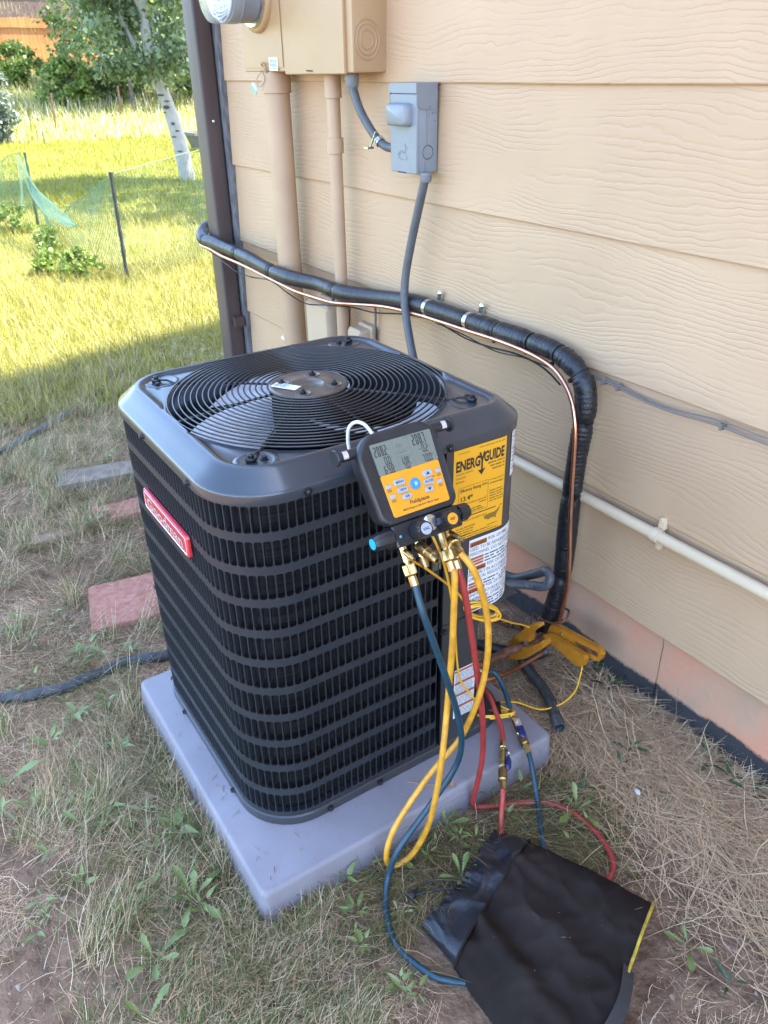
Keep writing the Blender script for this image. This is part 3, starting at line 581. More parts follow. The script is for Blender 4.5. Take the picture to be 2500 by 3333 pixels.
# ------------------------------------------------------------------ pad and air conditioner
t = thing('equipment_pad', 'grey plastic pad under the air conditioner', 'equipment pad', (-0.382, -0.728, 0))
def rrect(x0, x1, y0, y1, r, n=8, jit=0): return fillet([(x0, y0), (x1, y0), (x1, y1), (x0, y1)], r, n)
L = []
for off, z in ((0.006, -0.03), (0.005, 0.012), (0.0022, 0.068), (0.0008, 0.0755), (-0.0022, 0.0788), (-0.0065, 0.0800)): L.append([(x, y, z) for x, y in rrect(-0.764-off, 0.0+off, -1.117-off, -0.340+off, 0.022, 5)])
b = MB(); b.loft(L); o = b.build('slab', M['pad'], t, 40)
for (u0, u1, z0) in ((-0.62, -0.36, 0.012),):
    b = MB(); b.box(u0, u1, -1.1235, -1.119, 0.006, 0.050); b.build('hand_grip', M['pad'], t)
b = MB(); b.box(0.000, 0.0065, -0.86, -0.60, 0.006, 0.052); b.build('hand_grip', M['pad'], t)

UX0, UX1, UY0, UY1 = -0.765, -0.108, -1.055, -0.385
RF, RB = 0.125, 0.085
def perim():
    pts = []; nr = []
    def arc(cx, cy, r, a0, a1, n):
        for i in range(n+1):
            a = a0+(a1-a0)*i/n; pts.append((cx+r*math.cos(a), cy+r*math.sin(a))); nr.append((math.cos(a), math.sin(a)))
    pts.append((-0.44, UY1)); nr.append((0, 1))
    arc(UX1-RB, UY1-RB, RB, PI/2, 0, 14); arc(UX1-RF, UY0+RF, RF, 0, -PI/2, 20); arc(UX0+RF, UY0+RF, RF, -PI/2, -PI, 20); arc(UX0+RF, UY1-RF, RF, PI, PI/2, 20)
    pts.append((-0.4401, UY1)); nr.append((0, 1))
    p = np.array(pts); q = np.array(nr); s = np.concatenate([[0], np.cumsum(np.hypot(*np.diff(p, axis=0).T))]); return p, q, s
PP, PN, PS = perim()
k0 = [i for i in range(len(PS)) if abs(PP[i][0]-UX1) < 1e-6][0]
S0 = PS[k0]+(PP[k0][1]-(-0.603)); PS = PS-S0; SMIN, SMAX = PS[0], PS[-1]
def SF(s, z, off=0.0):
    n_ = (np.interp(s, PS, PN[:, 0]), np.interp(s, PS, PN[:, 1])); l = math.hypot(*n_)
    return (np.interp(s, PS, PP[:, 0])+n_[0]/l*off, np.interp(s, PS, PP[:, 1])+n_[1]/l*off, z)
ac = thing('air_conditioner', 'dark grey outdoor air conditioner with louvered sides and round fan guard on top', 'air conditioner', (-0.437, -0.72, 0.08))
ZT, PITCH, SH = 0.8656, 0.0697, 0.053
# louvered grille: real slots, rounded, each with a bent-in fin
b = MB(); sp = 0.0163; s = 0.012; ncol = int((SMAX-0.05-s)/sp)
hw = 0.0073; cr = 0.0052
hole = fillet([(-hw, -SH/2), (hw, -SH/2), (hw, SH/2), (-hw, SH/2)], cr, 3)   # 16 points, corner order BL, BR, TR, TL
for c in range(ncol):
    sc_ = s+sp*(c+0.5); s0, s1 = sc_-sp/2, sc_+sp/2
    for r_ in range(11):
        zc = ZT-PITCH*r_-SH/2; za, zb_ = zc-PITCH/2, zc+PITCH/2
        if r_ == 0: zb_ = 0.885
        if r_ == 10: za = 0.103
        V = [SF(s0, za), SF(s1, za), SF(s1, zb_), SF(s0, zb_)]+[SF(sc_+u, zc+v) for u, v in hole]+[SF(sc_+u*0.95, zc+v*0.99, -0.0016) for u, v in hole]
        F = []
        for cn in range(4):
            o_ = 4+cn*4
            for i in range(3): F.append((cn, o_+i+1, o_+i))
            nx2 = (cn+1) % 4; F.append((cn, nx2, 4+nx2*4, o_+3))
        for i in range(16): F.append((4+i, 4+(i+1) % 16, 20+(i+1) % 16, 20+i))
        k = len(V)
        for z_ in (zc-SH/2+0.003, zc+SH/2-0.003): V += [SF(sc_+hw*0.95, z_, -0.0014), SF(sc_+hw*0.95-0.0012, z_, -0.0155)]
        F.append((k, k+1, k+3, k+2)); b.add(V, F)
gm = b.build('louvered_grille', M['grille'], ac)
bm = bmesh.new(); bm.from_mesh(gm.data); bmesh.ops.remove_doubles(bm, verts=bm.verts, dist=0.0001); bm.to_mesh(gm.data); bm.free()
gm.data.polygons.foreach_set('use_smooth', [True]*len(gm.data.polygons)); gm.data.set_sharp_from_angle(angle=R(35))
# coil behind the grille
b = MB(); ss = np.linspace(0.012, SMAX-0.06, 90)
b.loft([[SF(q, 0.10, -0.024), SF(q, 0.88, -0.024), SF(q, 0.88, -0.050), SF(q, 0.10, -0.050)] for q in ss]); b.build('coil', M['coil'], ac, 40)
# base pan
b = MB(); N = 120; ring = np.linspace(SMIN, SMAX, N, endpoint=False)
b.loft([[SF(q, z, o) for q in ring] for o, z in ((0.001, 0.080), (0.004, 0.082), (0.004, 0.1015), (0.001, 0.104), (-0.03, 0.104))]); b.build('base_pan', M['unit'], ac, 40)
# service panel: upper cover, wraps the rear corner; lower recess holds the valves
b = MB(); qs = [-0.001-0.001*i for i in range(3)]+list(np.linspace(-0.006, SMIN+0.001, 46))
def panel(z0, z1, qs_, off=0.0012):
    b.loft([[SF(q, z0, off-0.004), SF(q, z0, off), SF(q, z1, off), SF(q, z1, off-0.004)] for q in qs_])
panel(0.458, 0.884, qs); b.build('service_panel', M['unit'], ac, 40)
b = MB(); panel(0.103, 0.455, [-0.001, -0.004, -0.05, -0.098, -0.1005])
b.box(-0.28, UX1-0.001, -0.506, -0.5035, 0.103, 0.457); b.box(-0.284, -0.281, -0.506, UY1, 0.103, 0.457); b.box(-0.284, UX1-0.002, -0.5035, UY1-0.004, 0.457, 0.4595)
b.build('valve_panel', M['unit'], ac, 40)
b = MB(); b.box(UX1-0.006, UX1-0.0015, -0.6042, -0.6005, 0.103, 0.884); b.build('panel_gap', M['black'], ac)
# top cap
N = 200; ring = np.linspace(SMIN, SMAX, N, endpoint=False); CX, CY = -0.4385, -0.718
prof = [(-0.004, 0.871), (0.0045, 0.8682), (0.0050, 0.8700), (0.0052, 0.8860), (0.0042, 0.8895), (0.0012, 0.8925), (-0.006, 0.8975), (-0.018, 0.9080), (-0.031, 0.9185), (-0.038, 0.9222), (-0.045, 0.9222), (-0.051, 0.9185), (-0.056, 0.9150), (-0.063, 0.9140)]
L = [[SF(q, z, o) for q in ring] for o, z in prof]
def circ(r_, z):
    out = []
    for p in L[-1]:
        a = math.atan2(p[1]-CY, p[0]-CX); out.append((CX+r_*math.cos(a), CY+r_*math.sin(a), z))
    return out
inner = L[-1]; c1 = circ(0.2935, 0.9140)
for f in (0.5,): L.append([tuple(a*(1-f)+c*f for a, c in zip(p, q)) for p, q in zip(inner, c1)])
L += [c1, circ(0.2885, 0.9125), circ(0.2855, 0.907), circ(0.2845, 0.86), circ(0.288, 0.80)]
# keep rows monotone where the circle is wider than the straight inner edge
for k in range(len(prof)-3, len(prof)+1):
    for i, p in enumerate(L[k]):
        d_ = math.hypot(p[0]-CX, p[1]-CY); m_ = 0.2945+0.0012*(len(prof)+1-k)
        if d_ < m_: L[k][i] = (CX+(p[0]-CX)*m_/d_, CY+(p[1]-CY)*m_/d_, p[2])
b = MB(); b.loft(L, False, False)
capo = b.build('top_cap', M['cap'], ac, 50)
for sx_ in (-1, 1):
    for sy_ in (-1, 1):
        bx, by = CX+sx_*0.245, CY+sy_*0.235
        b = MB(); b.lathe((bx, by, 0.9135), (0, 0, 1), [(0, 0.042), (0.0016, 0.039), (0.0026, 0.035), (0.0018, 0.031), (0.0014, 0.027)], 28); b.build('emboss', M['cap'], capo, 60)
# fan guard: hub plate, rings, rods
gd = empty('fan_guard'); gd.parent = ac; gd.location = (0, 0, 0)
def gz(r_): return 0.9315-0.012*(r_/0.29)**2
nr_ = 18
for k in range(nr_):
    r_ = 0.084+(0.2905-0.084)*k/(nr_-1); b = MB()
    n = 72; Lp = []
    for i in range(n):
        a = 2*PI*i/n; Lp.append([(CX+(r_+0.0019*math.cos(q))*math.cos(a), CY+(r_+0.0019*math.cos(q))*math.sin(a), gz(r_)+0.0019*math.sin(q)) for q in [2*PI*j/6 for j in range(6)]])
    Lp.append(Lp[0]); b.loft(Lp, False, False); b.build('guard_ring', M['wire'], gd, 60)
for k in range(8):
    a = PI/4*k+0.0; corner = k % 2 == 1
    ca, sa = math.cos(a), math.sin(a); re = 0.345 if corner else 0.298
    pts = [(CX+q*ca, CY+q*sa, gz(q)-0.0048) for q in np.linspace(0.07, 0.30, 8)]
    if corner: pts += [(CX+0.32*ca, CY+0.32*sa, 0.921), (CX+0.345*ca, CY+0.345*sa, 0.920)]
    b = MB(); b.tube(pts, 0.0027, 6); rod = b.build('guard_rod', M['wire'], gd, 60)
    if corner:
        b = MB(); e = Vector((CX+0.345*ca, CY+0.345*sa, 0.9195)); b.lathe(e, (0, 0, 1), [(-0.003, 0.010), (0.0, 0.011), (0.0035, 0.010)], 12); b.lathe(e, (0, 0, 1), [(0.003, 0.0062), (0.008, 0.0062), (0.0095, 0.004)], 6)
        e2 = e+Vector((-sa*0.02-ca*0.012, ca*0.02-sa*0.012, -0.004)); b.lathe(e2, (0, 0, 1), [(-0.002, 0.008), (0.001, 0.008)], 10); b.lathe(e2, (0, 0, 1), [(0.001, 0.005), (0.006, 0.005)], 6)
        b.build('mounting_bolt', M['steel'], gd, 40)
b = MB(); b.lathe((CX, CY, 0.9265), (0, 0, 1), [(-0.006, 0.082), (0.002, 0.084), (0.005, 0.081), (0.0055, 0.074), (0.0045, 0.071), (0.0045, 0.040), (0.006, 0.037), (0.0055, 0.033), (0.0035, 0.031), (0.003, 0.001)], 48); b.build('hub_plate', M['hub'], gd, 50)
for k in range(4):
    a = PI/4+0.12+PI/2*k; e = (CX+0.056*math.cos(a), CY+0.056*math.sin(a), 0.9312)
    b = MB(); b.lathe(e, (0, 0, 1), [(-0.002, 0.017), (0.0016, 0.0165), (0.0005, 0.013), (-0.0015, 0.010)], 20); b.build('hub_dimple', M['hub'], gd, 60)
    b = MB(); b.lathe(e, (0, 0, 1), [(0, 0.0075), (0.0045, 0.0075), (0.005, 0.004), (0.009, 0.0036), (0.0096, 0.002)], 6); b.build('hub_bolt', M['steel'], gd, 40)
b = MB(); ang = R(31); TB = lambda u, v, o: (-0.449+u*math.cos(ang)*1-v*math.sin(ang), -0.764+u*math.sin(ang)+v*math.cos(ang), 0.9327+o)
put_quad(b, -0.030, 0.030, -0.013, 0.013, TB); st = b.build('sticker', M['white'], gd)
b = MB()
for i in range(3): put_words(b, -0.027, 0.006, 0.006-0.006*i, 0.004, TB, 0.0006)
b.build('print', M['greyink'], gd)
# motor and blades
b = MB(); b.lathe((CX, CY, 0.79), (0, 0, 1), [(-0.02, 0.03), (-0.02, 0.078), (0.11, 0.078), (0.125, 0.06), (0.137, 0.05)], 28); b.build('motor', M['black'], ac, 40)
b = MB()
for k in range(3):
    a0 = R(-155)+2*PI/3*k; V = []; F = []; nr2, na = 10, 8
    for i in range(nr2+1):
        q = i/nr2; r_ = 0.066+0.212*q; wd = R(52)+R(6)*q
        for j in range(na+1):
            f = j/na; a = a0+R(66)*q**0.9+wd*f; V.append((CX+r_*math.cos(a), CY+r_*math.sin(a), 0.835+0.050*(1-f)+0.010*math.sin(f*PI)-0.006*q))
    for i in range(nr2):
        for j in range(na): F.append((i*(na+1)+j, (i+1)*(na+1)+j, (i+1)*(na+1)+j+1, i*(na+1)+j+1))
    bb = MB(); bb.add(V, F); bb.build('fan_blade', M['blade'], ac, 60)
b = MB(); b.lathe((CX, CY, 0.105), (0, 0, 1), [(0, 0.26), (0.004, 0.26)], 32); b.build('floor_plate', M['black'], ac)
b = MB(); b.lathe((CX, CY, 0.80), (0, 0, -1), [(0, 0.288), (0.0, 0.3), (0.04, 0.302), (0.04, 0.290)], 48, cap=False); b.build('fan_shroud', M['unit'], ac, 50)
# screws round the cap and base
def screw(p, n_, parent=ac):
    b = MB(); p = Vector(p); n_ = Vector(n_); b.lathe(p, n_, [(0, 0.0085), (0.0015, 0.0085), (0.002, 0.0055), (0.0065, 0.0055), (0.0075, 0.004)], 6 if False else 8); b.build('screw', M['steel'], parent, 40)
def nrm(q): a = SF(q, 0, 0); c = SF(q, 0, 1); return (c[0]-a[0], c[1]-a[1], 0)
for q in (-0.005, 0.30, 0.545, 0.79, 1.05): screw(SF(q, 0.8775, 0.005), nrm(q))
for q in (0.30, 0.17, 0.56, 0.86, 1.0): screw(SF(q, 0.092, 0.004), nrm(q))
for q, z in ((-0.004, 0.44), (0.022, 0.40), (0.004, 0.375)): screw(SF(q, z, 0.001), nrm(q))
screw(SF(0.995, 0.39, 0.001), nrm(0.995))

# labels on the unit
TE = lambda u, v, o: (UX1+0.0022+o, -0.5855+u, 0.659+v)
def SFu(y0, z0, base=0.0022): return lambda u, v, o: SF(-0.603-(y0+u), z0+v, base+o)
TE = SFu(-0.5855, 0.659)
b = MB(); put_quad(b, 0, 0.134, 0, 0.206, TE, nu=14); el = b.build('energy_label', M['energy'], ac)
b = MB(); fb = MB()
put_text(b, 'ENERG', 0.006, 0.160, 0.031, TE, wd=0.060, bold=0.035, off=0.0006)
put_text(b, 'GUIDE', 0.075, 0.165, 0.031, TE, wd=0.053, bold=0.035, off=0.0006)
b.add([TE(u, v, 0.0006) for u, v in ((0.0625, 0.188), (0.067, 0.188), (0.0705, 0.176), (0.074, 0.188), (0.078, 0.188), (0.0728, 0.170), (0.0728, 0.150), (0.080, 0.152), (0.0705, 0.138), (0.061, 0.150), (0.0685, 0.1495), (0.0685, 0.170))], [(0, 1, 2, 11), (2, 3, 4, 5), (11, 2, 5, 6, 10), (7, 8, 6), (8, 9, 10), (8, 10, 6)])
put_text(b, '13.4*', 0.020, 0.090, 0.0155, TE, bold=0.015, off=0.0006)
put_text(b, 'Efficiency Rating', 0.0185, 0.111, 0.0098, TE, wd=0.052, bold=0.008, off=0.0006)
put_text(b, '(SEER2)*', 0.073, 0.1125, 0.006, TE, wd=0.016, off=0.0006)
for i, s_ in enumerate(('Central Air Conditioner', 'Cooling Only', 'Split System')): put_text(b, s_, 0.006, 0.1535-0.0085*i-0.002, 0.0055, TE, off=0.0006, sx=0.8)
put_text(b, 'U.S. Government', 0.010, 0.196, 0.005, TE, off=0.0006, sx=0.8)
put_words(fb, 0.062, 0.128, 0.1985, 0.003, TE, 0.0006)
for i in range(3): put_words(fb, 0.086+0.006*i, 0.130, 0.157-0.0075*i, 0.0055, TE, 0.0006)
put_text(b, 'For energy cost info, visit', 0.094, 0.118, 0.005, TE, wd=0.036, off=0.0006); put_text(b, 'productinfo.energy.gov', 0.094, 0.110, 0.0055, TE, wd=0.036, bold=0.01, off=0.0006)
for i in range(5): put_words(fb, 0.094, 0.131, 0.093-0.006*i, 0.0042, TE, 0.0006)
for (u0, u1, v0, v1) in ((0.014, 0.0146, 0.058, 0.122), (0.089, 0.0896, 0.058, 0.122), (0.014, 0.0896, 0.1214, 0.122), (0.014, 0.0896, 0.058, 0.0586), (0.018, 0.085, 0.082, 0.083), (0.0178, 0.0186, 0.079, 0.087), (0.0842, 0.085, 0.080, 0.087), (0.035, 0.0355, 0.081, 0.085), (0.05, 0.0505, 0.081, 0.085), (0.067, 0.0675, 0.081, 0.085)): put_quad(b, u0, u1, v0, v1, TE, 0.0006)
for (u0, u1, v) in ((0.017, 0.033, 0.074), (0.068, 0.086, 0.0755), (0.030, 0.076, 0.066), (0.026, 0.080, 0.061)): put_words(fb, u0, u1, v, 0.0042, TE, 0.0006)
put_quad(b, 0.012, 0.130, 0.0515, 0.0535, TE, 0.0006, 4)
put_text(b, 'This unit is meant to be installed only in', 0.006, 0.0415, 0.006, TE, wd=0.082, off=0.0006)
for i in range(4): put_words(fb, 0.010, 0.062-0.004*i, 0.027-0.006*i, 0.0042, TE, 0.0006)
put_words(fb, 0.008, 0.10, 0.0085, 0.0042, TE, 0.0006); put_words(fb, 0.008, 0.122, 0.003, 0.0036, TE, 0.0006); put_words(fb, 0.092, 0.118, 0.014, 0.0036, TE, 0.0006)
fb.build('print', M['midink'], ac); b.build('print', M['ink'], ac)
b = MB(); mp = [(0.082, 0.038), (0.088, 0.040), (0.10, 0.041), (0.110, 0.041), (0.116, 0.044), (0.121, 0.048), (0.123, 0.051), (0.124, 0.047), (0.121, 0.041), (0.117, 0.036), (0.114, 0.031), (0.116, 0.026), (0.113, 0.026), (0.109, 0.029), (0.101, 0.029), (0.094, 0.027), (0.089, 0.030), (0.084, 0.031)]
b.add([TE(u, v, 0.0006) for u, v in mp], [tuple(range(len(mp)))]); b.build('print', M['midink'], ac)
# warning label wrapping the corner
TW = SFu(-0.5385, 0.4615)
b = MB(); W_ = 0.150; Hh = 0.188; put_quad(b, 0, W_, 0, Hh, TW, nu=30); wl = b.build('warning_label', M['white'], ac)
b = MB(); o2 = MB(); v = Hh-0.016
def block(v, lines):
    put_quad(o2, 0.002, 0.047, v-0.0022, v+0.0095, TW, 0.0006, 4)
    put_text(b, '\u25b2WARNING', 0.004, v, 0.0098, TW, wd=0.040, bold=0.01, off=0.0011)
    put_text(b, lines[0], 0.051, v+0.002, 0.0115, TW, off=0.0006, sx=0.86); put_text(b, lines[1], 0.002, v-0.0125, 0.0115, TW, off=0.0006, sx=0.86); put_text(b, lines[2], 0.002, v-0.0245, 0.0115, TW, off=0.0006, sx=0.86)
def block2(v, n_):
    for k in range(n_):
        put_quad(o2, 0.002, 0.040, v-0.0075*k-0.001, v-0.0075*k+0.0045, TW, 0.0006, 4); put_words(b, 0.043, W_-0.002, v-0.0075*k, 0.0055, TW, 0.0006)
block(v, ('RISK OF FIRE.', 'USED. TO BE REPAIRED ONLY', 'PERSONNEL. DO NOT PUNCTURE')); block2(v-0.034, 3)
block(v-0.063, ('RISK OF FIRE. DISPOSE', 'PROPERLY IN ACCORDANCE WITH', 'OR LOCAL REGULATIONS')); block2(v-0.098, 2)
block(v-0.118, ('RISK OF FIRE. STORE', 'IGNITION SOURCES SUCH AS', 'DUCTWORK, OTHER THAN')); block2(v-0.152, 3)
b.build('print', M['ink'], ac); o2.build('print', M['orange'], ac)
TV = SFu(-0.566, 0.168)
b = MB(); put_quad(b, 0, 0.060, 0, 0.146, TV); b.build('warning_label', M['white'], ac)
b = MB(); o2 = MB()
for k in range(4):
    vv = 0.138-0.036*k; put_quad(o2, 0.001, 0.059, vv-0.001, vv+0.0055, TV, 0.0006)
    for i in range(7): put_words(b, 0.003, 0.057, vv-0.0055-0.0041*i, 0.0030, TV, 0.0006)
b.build('print', M['greyink'], ac); o2.build('print', M['orange'], ac)
TK = lambda u, v, o: SF(-0.603-(-0.452+u), 0.765+v, 0.0022+o)
b = MB(); put_quad(b, 0.022, 0.075, 0, 0.105, TK, nu=14); b.build('rating_label', M['white'], ac)
b = MB(); 
for i in range(10): put_words(b, 0.026, 0.072, 0.095-0.009*i, 0.005, TK, 0.0006)
b.build('print', M['greyink'], ac)
# name badge on the front louvres
TN = lambda u, v, o: (-0.553+u, UY0-0.003-o, 0.6945+v)
bd = MB(); bd.prism(fillet([(0, 0), (0.252, 0), (0.252, 0.048), (0, 0.048)], 0.007, 3), TN, 0, 0.008, 0.003); bg_ = bd.build('name_badge', M['red'], ac, 40)
b = MB(); put_text(b, 'Goodman', 0.124, 0.0125, 0.034, TN, wd=0.205, bold=0.022, align='CENTER', off=0.0085); b.build('print', M['silver'], bg_)
b = MB(); rim = fillet([(0.005, 0.005), (0.247, 0.005), (0.247, 0.043), (0.005, 0.043)], 0.006, 3); b.tube([TN(u, v, 0.0082) for u, v in rim]+[TN(*rim[0], 0.0082)], 0.0009, 5); b.build('rim', M['silver'], bg_, 60)
# service valves in the recess
b = MB(); b.tube([(-0.27, -0.44, 0.19), (-0.215, -0.425, 0.19)], 0.014, 10); b.tube(smooth_path([(-0.225, -0.43, 0.19), (-0.213, -0.40, 0.178), (-0.234, -0.34, 0.153), (-0.242, -0.28, 0.145), (-0.240, -0.235, 0.141), (-0.252, -0.17, 0.122), (-0.295, -0.10, 0.085)]), 0.0112, 12); b.build('suction_tube', M['rust'], ac, 60)
b = MB(); b.tube([(-0.27, -0.44, 0.12), (-0.19, -0.42, 0.12)], 0.010, 10); b.tube([(-0.225, -0.43, 0.195), (-0.19, -0.405, 0.172)], 0.0065, 8); b.tube([(-0.215, -0.43, 0.12), (-0.165, -0.42, 0.14)], 0.0065, 8); b.build('service_valve', M['brassd'], ac, 50)

# ------------------------------------------------------------------ digital manifold gauge leaning on the cap
MO = Vector((-0.03, -0.743, 0.891)); MV = Vector((-0.548, 0, 0.836)).normalized(); MU = Vector((0, 1, 0)); MN = Vector((0.836, 0, 0.548)).normalized()
def TM(u, v, w_): return tuple(MO+MU*u+MV*v+MN*w_)
def TMo(base): return lambda u, v, o: TM(u, v, base+o)
mg = thing('manifold_gauge', 'black and yellow digital manifold gauge hooked on the fan guard', 'gauge', tuple(MO))
body = fillet([(-0.086, 0.062), (-0.060, 0.0875), (0.060, 0.0885), (0.083, 0.064), (0.0785, -0.062), (0.066, -0.0735), (-0.066, -0.0735), (-0.0800, -0.062)], 0.016, 4)
def sc(o, k): return [(u*k, v*k) for u, v in o]
b = MB(); b.loft([[TM(u, v, w_) for u, v in sc(body, k)] for k, w_ in ((0.86, -0.043), (0.93, -0.040), (0.965, -0.018), (1.0, -0.010), (1.0, -0.003), (0.985, 0.003), (0.95, 0.0055), (0.90, 0.0045))])
b.build('housing', M['house_blk'], mg, 50)
bez = fillet([(-0.0578, 0.0130), (0.0638, 0.0130), (0.0612, -0.0615), (-0.0556, -0.0615)], 0.004, 3)
b = MB(); b.prism(bez, TM, 0.003, 0.0062, 0.0006); fc = b.build('face_panel', M['face'], mg, 40)
b = MB(); b.prism(fillet([(-0.0592, 0.0685), (0.0660, 0.0685), (0.0638, 0.0128), (-0.0578, 0.0128)], 0.002, 2), TM, 0.0040, 0.0066); sc_o = b.build('screen', M['lcd'], mg, 40)
TD = TMo(0.0069)
b = MB(); SEGS = {'0': 'abcdef', '1': 'bc', '2': 'abged', '3': 'abgcd', '5': 'afgcd', '6': 'afgecd', '7': 'abc', '8': 'abcdefg', '9': 'abfgcd', '-': 'g'}
def seg(s, u, v, h, wd=None, mb=None):
    wd = wd or h*0.5; th = h*0.105; x = u; mb = mb or b
    for ch in s:
        if ch == '.': put_quad(mb, x-wd*0.22, x-wd*0.22+th, v, v+th, TD); continue
        if ch == ' ': x += wd*1.3; continue
        q = {'a': (0.12, 0.88, h-th, h), 'd': (0.12, 0.88, 0, th), 'g': (0.12, 0.88, h/2-th/2, h/2+th/2), 'f': (0, th/wd, h*0.53, h*0.96), 'e': (0, th/wd, h*0.04, h*0.47), 'b': (1-th/wd, 1, h*0.53, h*0.96), 'c': (1-th/wd, 1, h*0.04, h*0.47)}
        for k in SEGS[ch]:
            a0, a1, v0, v1 = q[k]; put_quad(mb, x+a0*wd, x+a1*wd, v+v0, v+v1, TD)
        x += wd*1.35
seg('208.2', -0.0555, 0.0453, 0.0178, 0.0051); seg('0.0', -0.0405, 0.0285, 0.0145, 0.0054); seg('69.8', -0.046, 0.0130, 0.0145, 0.0052)
seg('69.8', -0.0072, 0.0228, 0.0105, 0.0036); seg('70.2', -0.0072, 0.0120, 0.0100, 0.0036)
seg('208.7', 0.0235, 0.0472, 0.0190, 0.0054); seg('-0.2', 0.0315, 0.0315, 0.0140, 0.0052); seg('70.0', 0.0335, 0.0140, 0.0140, 0.0052)
for i in range(4): put_quad(b, -0.0125+0.0055*i, -0.009+0.0055*i, 0.0422, 0.0432, TD)
b.build('readout', M['seg'], sc_o)
b = MB(); put_text(b, 'R32', -0.0105, 0.0520, 0.0085, TD)
for (u0, u1, v0, v1) in ((-0.0165, -0.0162, 0.0125, 0.0665), (0.0165, 0.0168, 0.0125, 0.0665), (-0.0165, 0.0168, 0.0465, 0.0468), (-0.0165, 0.0168, 0.0355, 0.0358), (-0.0165, 0.0168, 0.0225, 0.0228)): put_quad(b, u0, u1, v0, v1, TD)
for (u, v, s_) in ((-0.029, 0.053, 'psig'), (-0.028, 0.037, 'SH'), (-0.028, 0.021, 'VSAT'), (0.053, 0.056, 'psig'), (0.052, 0.039, 'SC'), (0.052, 0.023, 'LSAT'), (0.007, 0.031, 'LLT'), (0.007, 0.018, 'ST'), (0.006, 0.064, 'micron')): put_text(b, s_, u, v, 0.0036, TD)
b.build('readout', M['segfaint'], sc_o)
TF = TMo(0.0064)
def button(u, v, wu, hv, m, name='button', sk=0.0, top=0.0032):
    o_ = fillet([(u-wu/2, v-hv/2), (u+wu/2, v-hv/2+sk), (u+wu/2, v+hv/2+sk), (u-wu/2, v+hv/2)], hv*0.35, 3)
    bb = MB(); bb.prism(o_, TM, 0.0055, 0.0062+top, 0.0008); return bb.build(name, m, fc, 40)
for (u, v, s_, wu, hv) in ((-0.0265, -0.0052, 'MENU', 0.0215, 0.0105), (-0.0245, -0.0192, 'VIEW', 0.0205, 0.0100), (-0.0205, -0.0322, 'AIR', 0.0185, 0.0092), (0.0325, -0.0050, '', 0.0185, 0.0118), (0.0305, -0.0192, 'ENTER', 0.0195, 0.0100), (0.0265, -0.0322, '', 0.0170, 0.0095)):
    button(u, v, wu, hv, M['btn']); TB_ = TMo(0.0098); bb = MB()
    if s_: put_text(bb, s_, u, v-0.0018, 0.0058, TB_, bold=0.012, align='CENTER')
    else:
        d_ = 0.0030 if v > -0.01 else -0.0030; bb.add([TB_(u-0.004, v-d_*0.8, 0), TB_(u+0.004, v-d_*0.8, 0), TB_(u, v+d_, 0)], [(0, 1, 2)])
    bb.build('print', M['ink'], fc)
bb = MB(); bb.prism([(0.0030+0.0098*math.cos(2*PI*k/28), -0.0160+0.0098*math.sin(2*PI*k/28)) for k in range(28)], TM, 0.0055, 0.0096, 0.001); bb.build('power_button', M['blue'], fc, 40)
bb = MB(); TP_ = TMo(0.0100)
for k in range(8):
    a = 2*PI*k/8; c_, s_ = math.cos(a), math.sin(a); bb.add([TP_(0.003+c_*r_-s_*q, -0.016+s_*r_+c_*q, 0) for r_, q in ((0.0022, -0.0004), (0.0045, -0.0003), (0.0045, 0.0003), (0.0022, 0.0004))], [(0, 1, 2, 3)])
bb.prism([(0.003+0.0014*math.cos(2*PI*k/10), -0.016+0.0014*math.sin(2*PI*k/10)) for k in range(10)], TM, 0.0096, 0.0101); bb.build('print', M['white'], fc)
for (u, v) in ((-0.0492, -0.0078), (-0.0468, -0.0258), (0.0548, -0.0060), (0.0518, -0.0245)):
    button(u, v, 0.0105, 0.0068, M['btn'], 'button')
bb = MB()
for (u, v) in ((-0.0492, -0.0078), (-0.0468, -0.0258), (0.0548, -0.0060), (0.0518, -0.0245)):
    for i in range(2): put_quad(bb, u-0.0044, u+0.0044, v-0.0068-0.0026*i, v-0.0058-0.0026*i, TF)
put_text(bb, 'Fieldpiece', 0.0020, -0.0475, 0.0098, TF, wd=0.040, bold=0.022, align='CENTER')
put_text(bb, 'SMAN Refrigerant Manifold + Micron Gauge', 0.0015, -0.0550, 0.0052, TF, wd=0.075, bold=0.012, align='CENTER')
put_quad(bb, 0.041, 0.046, -0.0140, -0.0128, TF); bb.build('print', M['ink'], fc)
# side bars that hold the clamps
for sg, u0, v0 in ((-1, -0.078, 0.0645), (1, 0.083, 0.0690)):
    ax = MU*sg; b = MB(); b.lathe(TM(u0-sg*0.008, v0, -0.014), ax, [(0, 0.0095), (0.043, 0.0095), (0.044, 0.0145), (0.047, 0.0150), (0.0495, 0.0135)], 20); br = b.build('side_bar', M['house_blk'], mg, 40)
    b = MB(); L = []
    for h in (0.018, 0.028): L.append([TM(u0+sg*(h-0.0), v0+0.0100*math.cos(q), -0.014+0.0100*math.sin(q)) for q in np.linspace(R(40), R(130), 8)])
    b.loft(L, False, False, False); b.build('silver_label', M['silver'], mg)
# hanging hook
b = MB(); b.tube(smooth_path([TM(-0.036, 0.080, -0.012), TM(-0.037, 0.094, -0.014), TM(-0.041, 0.110, -0.022), TM(-0.050, 0.1175, -0.032), TM(-0.059, 0.112, -0.044), TM(-0.062, 0.094, -0.056), TM(-0.062, 0.078, -0.062)]), 0.0032, 8); b.build('hang_hook', M['hook'], mg, 60)
